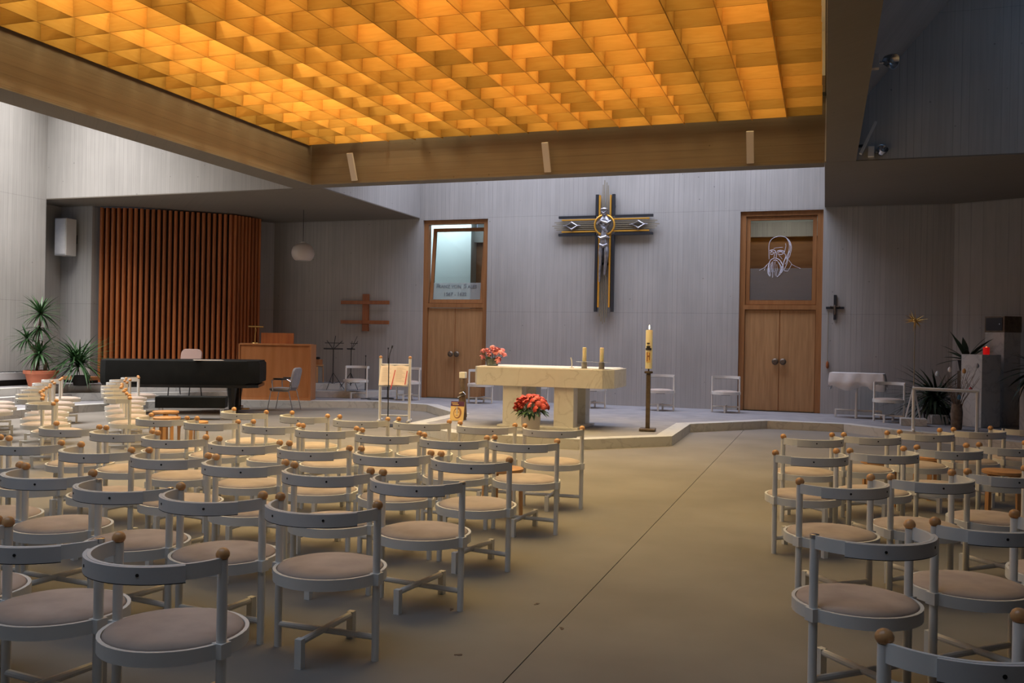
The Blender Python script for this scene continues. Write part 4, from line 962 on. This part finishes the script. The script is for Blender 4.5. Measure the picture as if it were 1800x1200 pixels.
for j, (dz, k) in enumerate(((0, 0), (-.04, .3), (-.16, .8), (-.30, 1.0))):
    for i in range(NU):
        p = skirt(i / NU); nrm = p.normalized(); wv = math.sin(i / NU * 2 * PI * 9) * .018 * k + math.sin(i / NU * 2 * PI * 3) * .02 * k
        q = p + nrm * (wv + .025 * k); zz = dz + (.05 * math.sin(i / NU * 2 * PI * 5 + 1) * k if j == 3 else 0) - (.03 * k if j == 3 and (i % 24 < 3) else 0)
        vs.append((q.x, q.y, zz))
for j in range(3): fs += [(j * NU + i, (j + 1) * NU + i, (j + 1) * NU + (i + 1) % NU, j * NU + (i + 1) % NU) for i in range(NU)]
fs.append(tuple(range(NU)))
o = MB().add(vs, fs).obj('table_cloth', CLOTH, None, True); o.location = (.63, 19.62, 1.046); o.rotation_euler = (0, 0, math.radians(-8))
tag(o, 'white cloth hanging in folds over the small table', 'cloth')
so = o.modifiers.new('thick', 'SOLIDIFY'); so.thickness = .004; so.offset = 1
t = thing('kneeling_rail', 'cream goal-shaped tubular rail in the right niche', 'rail', (1.95, 17.14, .15), math.radians(-3))
for x in (-.49, .49): MB().cyl((x, 0, 0), (x, 0, .72), .028, n=12).obj('post', PAINT, t, smooth=True); MB().cyl((x, -.2, .02), (x, .2, .02), .018, n=8).obj('foot', PAINT, t, smooth=True)
MB().cyl((-.515, 0, .725), (.515, 0, .71), .029, n=12).obj('top_rail', PAINT, t, smooth=True)
t = thing('star_pole', 'thin metal pole topped by a spiky gilded star', 'star', (1.56, 18.35, .15))
MB().box(-.22, .22, -.16, .16, 0, .13).obj('block_base', MARB, t, bevel=.006)
for k in range(3):
    a = k * 2 * PI / 3 + .5; MB().tube([(.14 * math.cos(a), .14 * math.sin(a), .13), (0, 0, .72)], .016, 6).obj('strut', WHITE, t)
MB().cyl((0, 0, .13), (0, 0, 1.86), .010, .008, n=8).obj('pole', RODM, t, smooth=True)
stm = MB().ball((0, 0, 1.92), .045, 10); rnd = random.Random(9)
for k in range(26):
    d = Vector((rnd.gauss(0, 1), rnd.gauss(0, 1), rnd.gauss(0, .8))).normalized(); stm.cyl(Vector((0, 0, 1.92)) + d * .03, Vector((0, 0, 1.92)) + d * rnd.uniform(.12, .24), .011, .002, n=5)
for k in range(12):
    a = k * PI / 6; stm.cyl((0, 0, 1.92), (.22 * math.cos(a), .22 * math.sin(a), 1.92 + .03 * math.sin(3 * a)), .007, .001, n=5)
stm.cyl((0, 0, 1.92), (0, 0, 2.15), .007, .001, n=5).cyl((0, 0, 1.92), (0, 0, 1.72), .012, .004, n=6)
stm.obj('star', BRASS, t, smooth=True)
wb = MB().box(-.16, .16, -.12, .12, 0, .17).obj('white_block', MARB, None, bevel=.006); wb.location = (2.02, 18.95, .15); wb.rotation_euler = (0, 0, .4); tag(wb, 'small white block beside the star pole base', 'block')
def pillar(x, y, s, h, lab, rz=40, plinth=False):
    t = thing('marble_pillar', lab, 'pillar', (x, y, .15), math.radians(rz), 'square marble pillars of the tabernacle group')
    MB().box(-s / 2, s / 2, -s / 2, s / 2, .08 if plinth else 0, h).obj('shaft', MARB, t, bevel=.004)
    if plinth: MB().box(-s / 2 - .03, s / 2 + .03, -s / 2 - .03, s / 2 + .03, 0, .08).obj('plinth', MARB, t, bevel=.004)
pillar(2.72, 18.75, .46, 1.32, 'middle-height marble pillar carrying the red votive light'); pillar(3.17, 19.35, .42, 1.74, 'tallest marble pillar carrying the dark tabernacle box')
pillar(3.62, 18.35, .46, .86, 'lowest marble pillar at the right picture edge', 40)
tb = thing('tabernacle', 'dark bronze box on the tallest marble pillar', 'box', (3.17, 19.35, 1.89), math.radians(40))
MB().box(-.22, .22, -.22, .22, 0, .30).obj('body', BRONZE, tb, bevel=.008); MB().box(-.232, -.2205, -.18, .18, .03, .27).obj('door', CROSSD, tb); MB().cyl((-.232, -.14, .15), (-.255, -.14, .15), .014, n=10).obj('knob', STEEL, tb)
t = thing('votive_light', 'glowing red glass votive light on the middle pillar', 'candle', (2.80, 18.72, 1.47))
MB().lathe([(.05, 0), (.056, .01), (.056, .135), (.05, .135), (.05, .012), (.001, .01)], n=20).obj('red_glass', VOTIVE, t, smooth=True); MB().lathe([(.001, .11), (.016, .12), (.016, .135), (.001, .15)], n=10).obj('flame', VOTIVEF, t, smooth=True)

def rosette(m, c, n, L, wd, droop, lo=-.3, hi=1.3, seed=0):
    rn = random.Random(seed)
    for i in range(n):
        a = i * 2.39996; el = lo + (hi - lo) * ((i + .5) / n)
        d = (math.cos(a) * math.cos(el), math.sin(a) * math.cos(el), math.sin(el)); sprig_leaf(m, c, d, L * rn.uniform(.8, 1.1), wd, droop, 5)
def leaf_objs(parent, c, n, L, wd, droop, material, lo=-.3, hi=1.3, seed=0, meshes=None):
    """each large leaf is its own object"""
    rn = random.Random(seed); mb = MB(); sprig_leaf(mb, (0, 0, 0), (1, 0, 0), L, wd, droop, 6); me = mb.mesh('leaf', material, True, 80)
    for i in range(n):
        a = i * 2.39996 + seed; el = lo + (hi - lo) * ((i + .5) / n)
        o = bpy.data.objects.new('leaf', me); C.objects.link(o); o.parent = parent; o.location = c
        o.rotation_euler = (rn.uniform(-.2, .2), -el, a); k = rn.uniform(.8, 1.12); o.scale = (k, k, k)
# dragon tree left
t = thing('dragon_tree', 'tall potted dragon tree with several leaf crowns in terracotta', 'plant', (-15.42, 14.95, .45))
MB().lathe([(.22, 0), (.235, .01), (.30, .26), (.335, .265), (.34, .33), (.31, .335), (.29, .27), (.001, .27)], n=32).obj('pot', TERRA, t, smooth=True)
MB().lathe([(.001, .275), (.285, .275)], n=24).obj('soil', BARK, t)
MB().tube([(-.13, 0, .26), (-.15, 0, .6), (-.12, 0, .9), (-.1, 0, 1.15)], [.045, .04, .035, .03], 8).tube([(-.15, 0, .7), (-.28, -.03, .85), (-.34, -.05, 1.0)], [.03, .025, .02], 8).tube([(.1, 0, .26), (.12, 0, .5)], [.04, .03], 8).tube([(-.1, 0, 1.1), (-.04, 0, 1.35), (-.02, 0, 1.55)], [.03, .025, .02], 8).obj('trunk', BARK, t, smooth=True)
leaf_objs(t, (-.04, 0, 1.50), 70, .48, .019, .35, LEAF, -.5, 1.4, 1); leaf_objs(t, (-.06, 0, 1.20), 26, .42, .020, .5, LEAF, -.6, .5, 2); leaf_objs(t, (-.34, -.05, .98), 50, .40, .017, .4, LEAF, -.6, 1.2, 3)
leaf_objs(t, (.06, -.1, .68), 60, .46, .021, .55, LEAF, -.5, 1.35, 4)
t = thing('spiky_houseplant', 'bushy arching dark green plant to the right of the dragon tree', 'plant', (-15.02, 15.62, .45))
MB().lathe([(.14, 0), (.19, .22), (.17, .22), (.001, .2)], n=24).obj('pot', DARK, t, smooth=True)
leaf_objs(t, (-.05, 0, .40), 95, .80, .019, .75, LEAF, 0.0, 1.45, 5); leaf_objs(t, (-.2, 0, .55), 60, .66, .019, .8, LEAF, 0.0, 1.3, 6)
# plants of the right niche
t = thing('palm_thicket', 'dense dark arching palm between star pole and pillar', 'plant', (2.05, 19.35, .15))
MB().lathe([(.2, 0), (.25, .28), (.23, .28), (.001, .26)], n=24).obj('pot', DARK, t, smooth=True)
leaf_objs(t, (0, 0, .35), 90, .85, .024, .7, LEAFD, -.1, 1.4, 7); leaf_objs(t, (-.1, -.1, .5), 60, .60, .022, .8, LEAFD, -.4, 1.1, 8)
t = thing('strap_leaf_plant', 'dark plant with broad strap leaves behind the middle pillar', 'plant', (2.55, 19.25, .15))
MB().cyl((0, 0, 0), (0, 0, 1.0), .16, n=16).obj('stand', BRONZE, t, smooth=True); MB().lathe([(.12, 1.0), (.16, 1.2), (.14, 1.2), (.001, 1.18)], n=20).obj('pot', DARK, t, smooth=True)
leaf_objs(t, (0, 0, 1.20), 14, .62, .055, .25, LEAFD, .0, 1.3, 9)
t = thing('trailing_plant', 'dark plant trailing over the lowest pillar at the right edge', 'plant', (3.62, 18.35, 1.01))
MB().lathe([(.12, 0), (.16, .16), (.14, .16), (.001, .14)], n=20).obj('pot', DARK, t, smooth=True)
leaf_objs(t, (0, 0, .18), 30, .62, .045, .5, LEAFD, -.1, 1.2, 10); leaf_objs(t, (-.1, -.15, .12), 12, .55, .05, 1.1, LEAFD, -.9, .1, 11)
# easter branches
t = thing('branch_vase', 'tall brown vase of thin branches hung with painted eggs', 'vase', (2.22, 17.85, .15))
MB().lathe([(.075, 0), (.09, .02), (.10, .3), (.085, .42), (.09, .45), (.08, .45), (.07, .4), (.001, .05)], n=20).obj('vase', BARK, t, smooth=True)
br = MB(); rnd = random.Random(12); tips = []
for k in range(22):
    a = rnd.uniform(0, 2 * PI); sp_ = rnd.uniform(.12, .42); h = rnd.uniform(.75, 1.12)
    p = [(0, 0, .1), (.3 * sp_ * math.cos(a), .3 * sp_ * math.sin(a), h * .55), (sp_ * math.cos(a), sp_ * math.sin(a), h)]
    br.tube(p, [.006, .005, .002], 5); tips.append(p[2])
    for q in range(3):
        b2 = Vector(p[1]).lerp(Vector(p[2]), rnd.uniform(0, .8)); br.tube([b2, b2 + Vector((rnd.uniform(-.12, .12), rnd.uniform(-.12, .12), rnd.uniform(.05, .2)))], [.003, .0015], 4)
br.obj('branches', BARK, t, kind='stuff')
eggs = [(-.13, -.05, 1.05, (.75, .74, .72), 'white'), (-.33, -.05, .97, (.55, .6, .65), 'pale grey-blue'), (.10, -.05, 1.03, (.65, .33, .10), 'orange'), (.30, -.08, 1.13, (.45, .45, .45), 'grey-and-white'), (.20, -.1, .71, (.6, .06, .06), 'red'), (0.02, -.12, .57, (.05, .14, .22), 'dark blue')]
for x, y, z, c, nm in eggs:
    e = thing('hanging_egg', '%s painted egg hanging in the branches' % nm, 'egg', (2.22 + x, 17.85 + y, .15 + z), 0, 'painted eggs in the branches')
    MB().lathe([(.001, -.045), (.022, -.036), (.033, -.01), (.028, .02), (.015, .042), (.001, .05)], n=14).obj('shell', mat('egg_paint_' + nm.replace('-', '_').replace(' ', '_'), c, .4), e, smooth=True)
    MB().cyl((0, 0, .045), (0, 0, .13), .0012, n=4).obj('thread', WHITE, e)
# small leftovers on the floor of the aisle
rnd = random.Random(21)
for i, (x, y) in enumerate(((-1.72, 4.3), (-1.35, 4.9), (-2.05, 5.0), (-1.62, 5.3))):
    o = MB().box(-.02, .02, -.006, .006, 0, .003).box(-.004, .018, -.014, .0, 0, .003).obj('floor_scrap', BARK); o.location = (x, y, 0); o.rotation_euler = (0, 0, rnd.uniform(0, 3))
    tag(o, 'tiny brown scrap of dry leaf on the aisle floor, %s from the camera' % ORD[i], 'debris', 'scraps on the aisle floor')
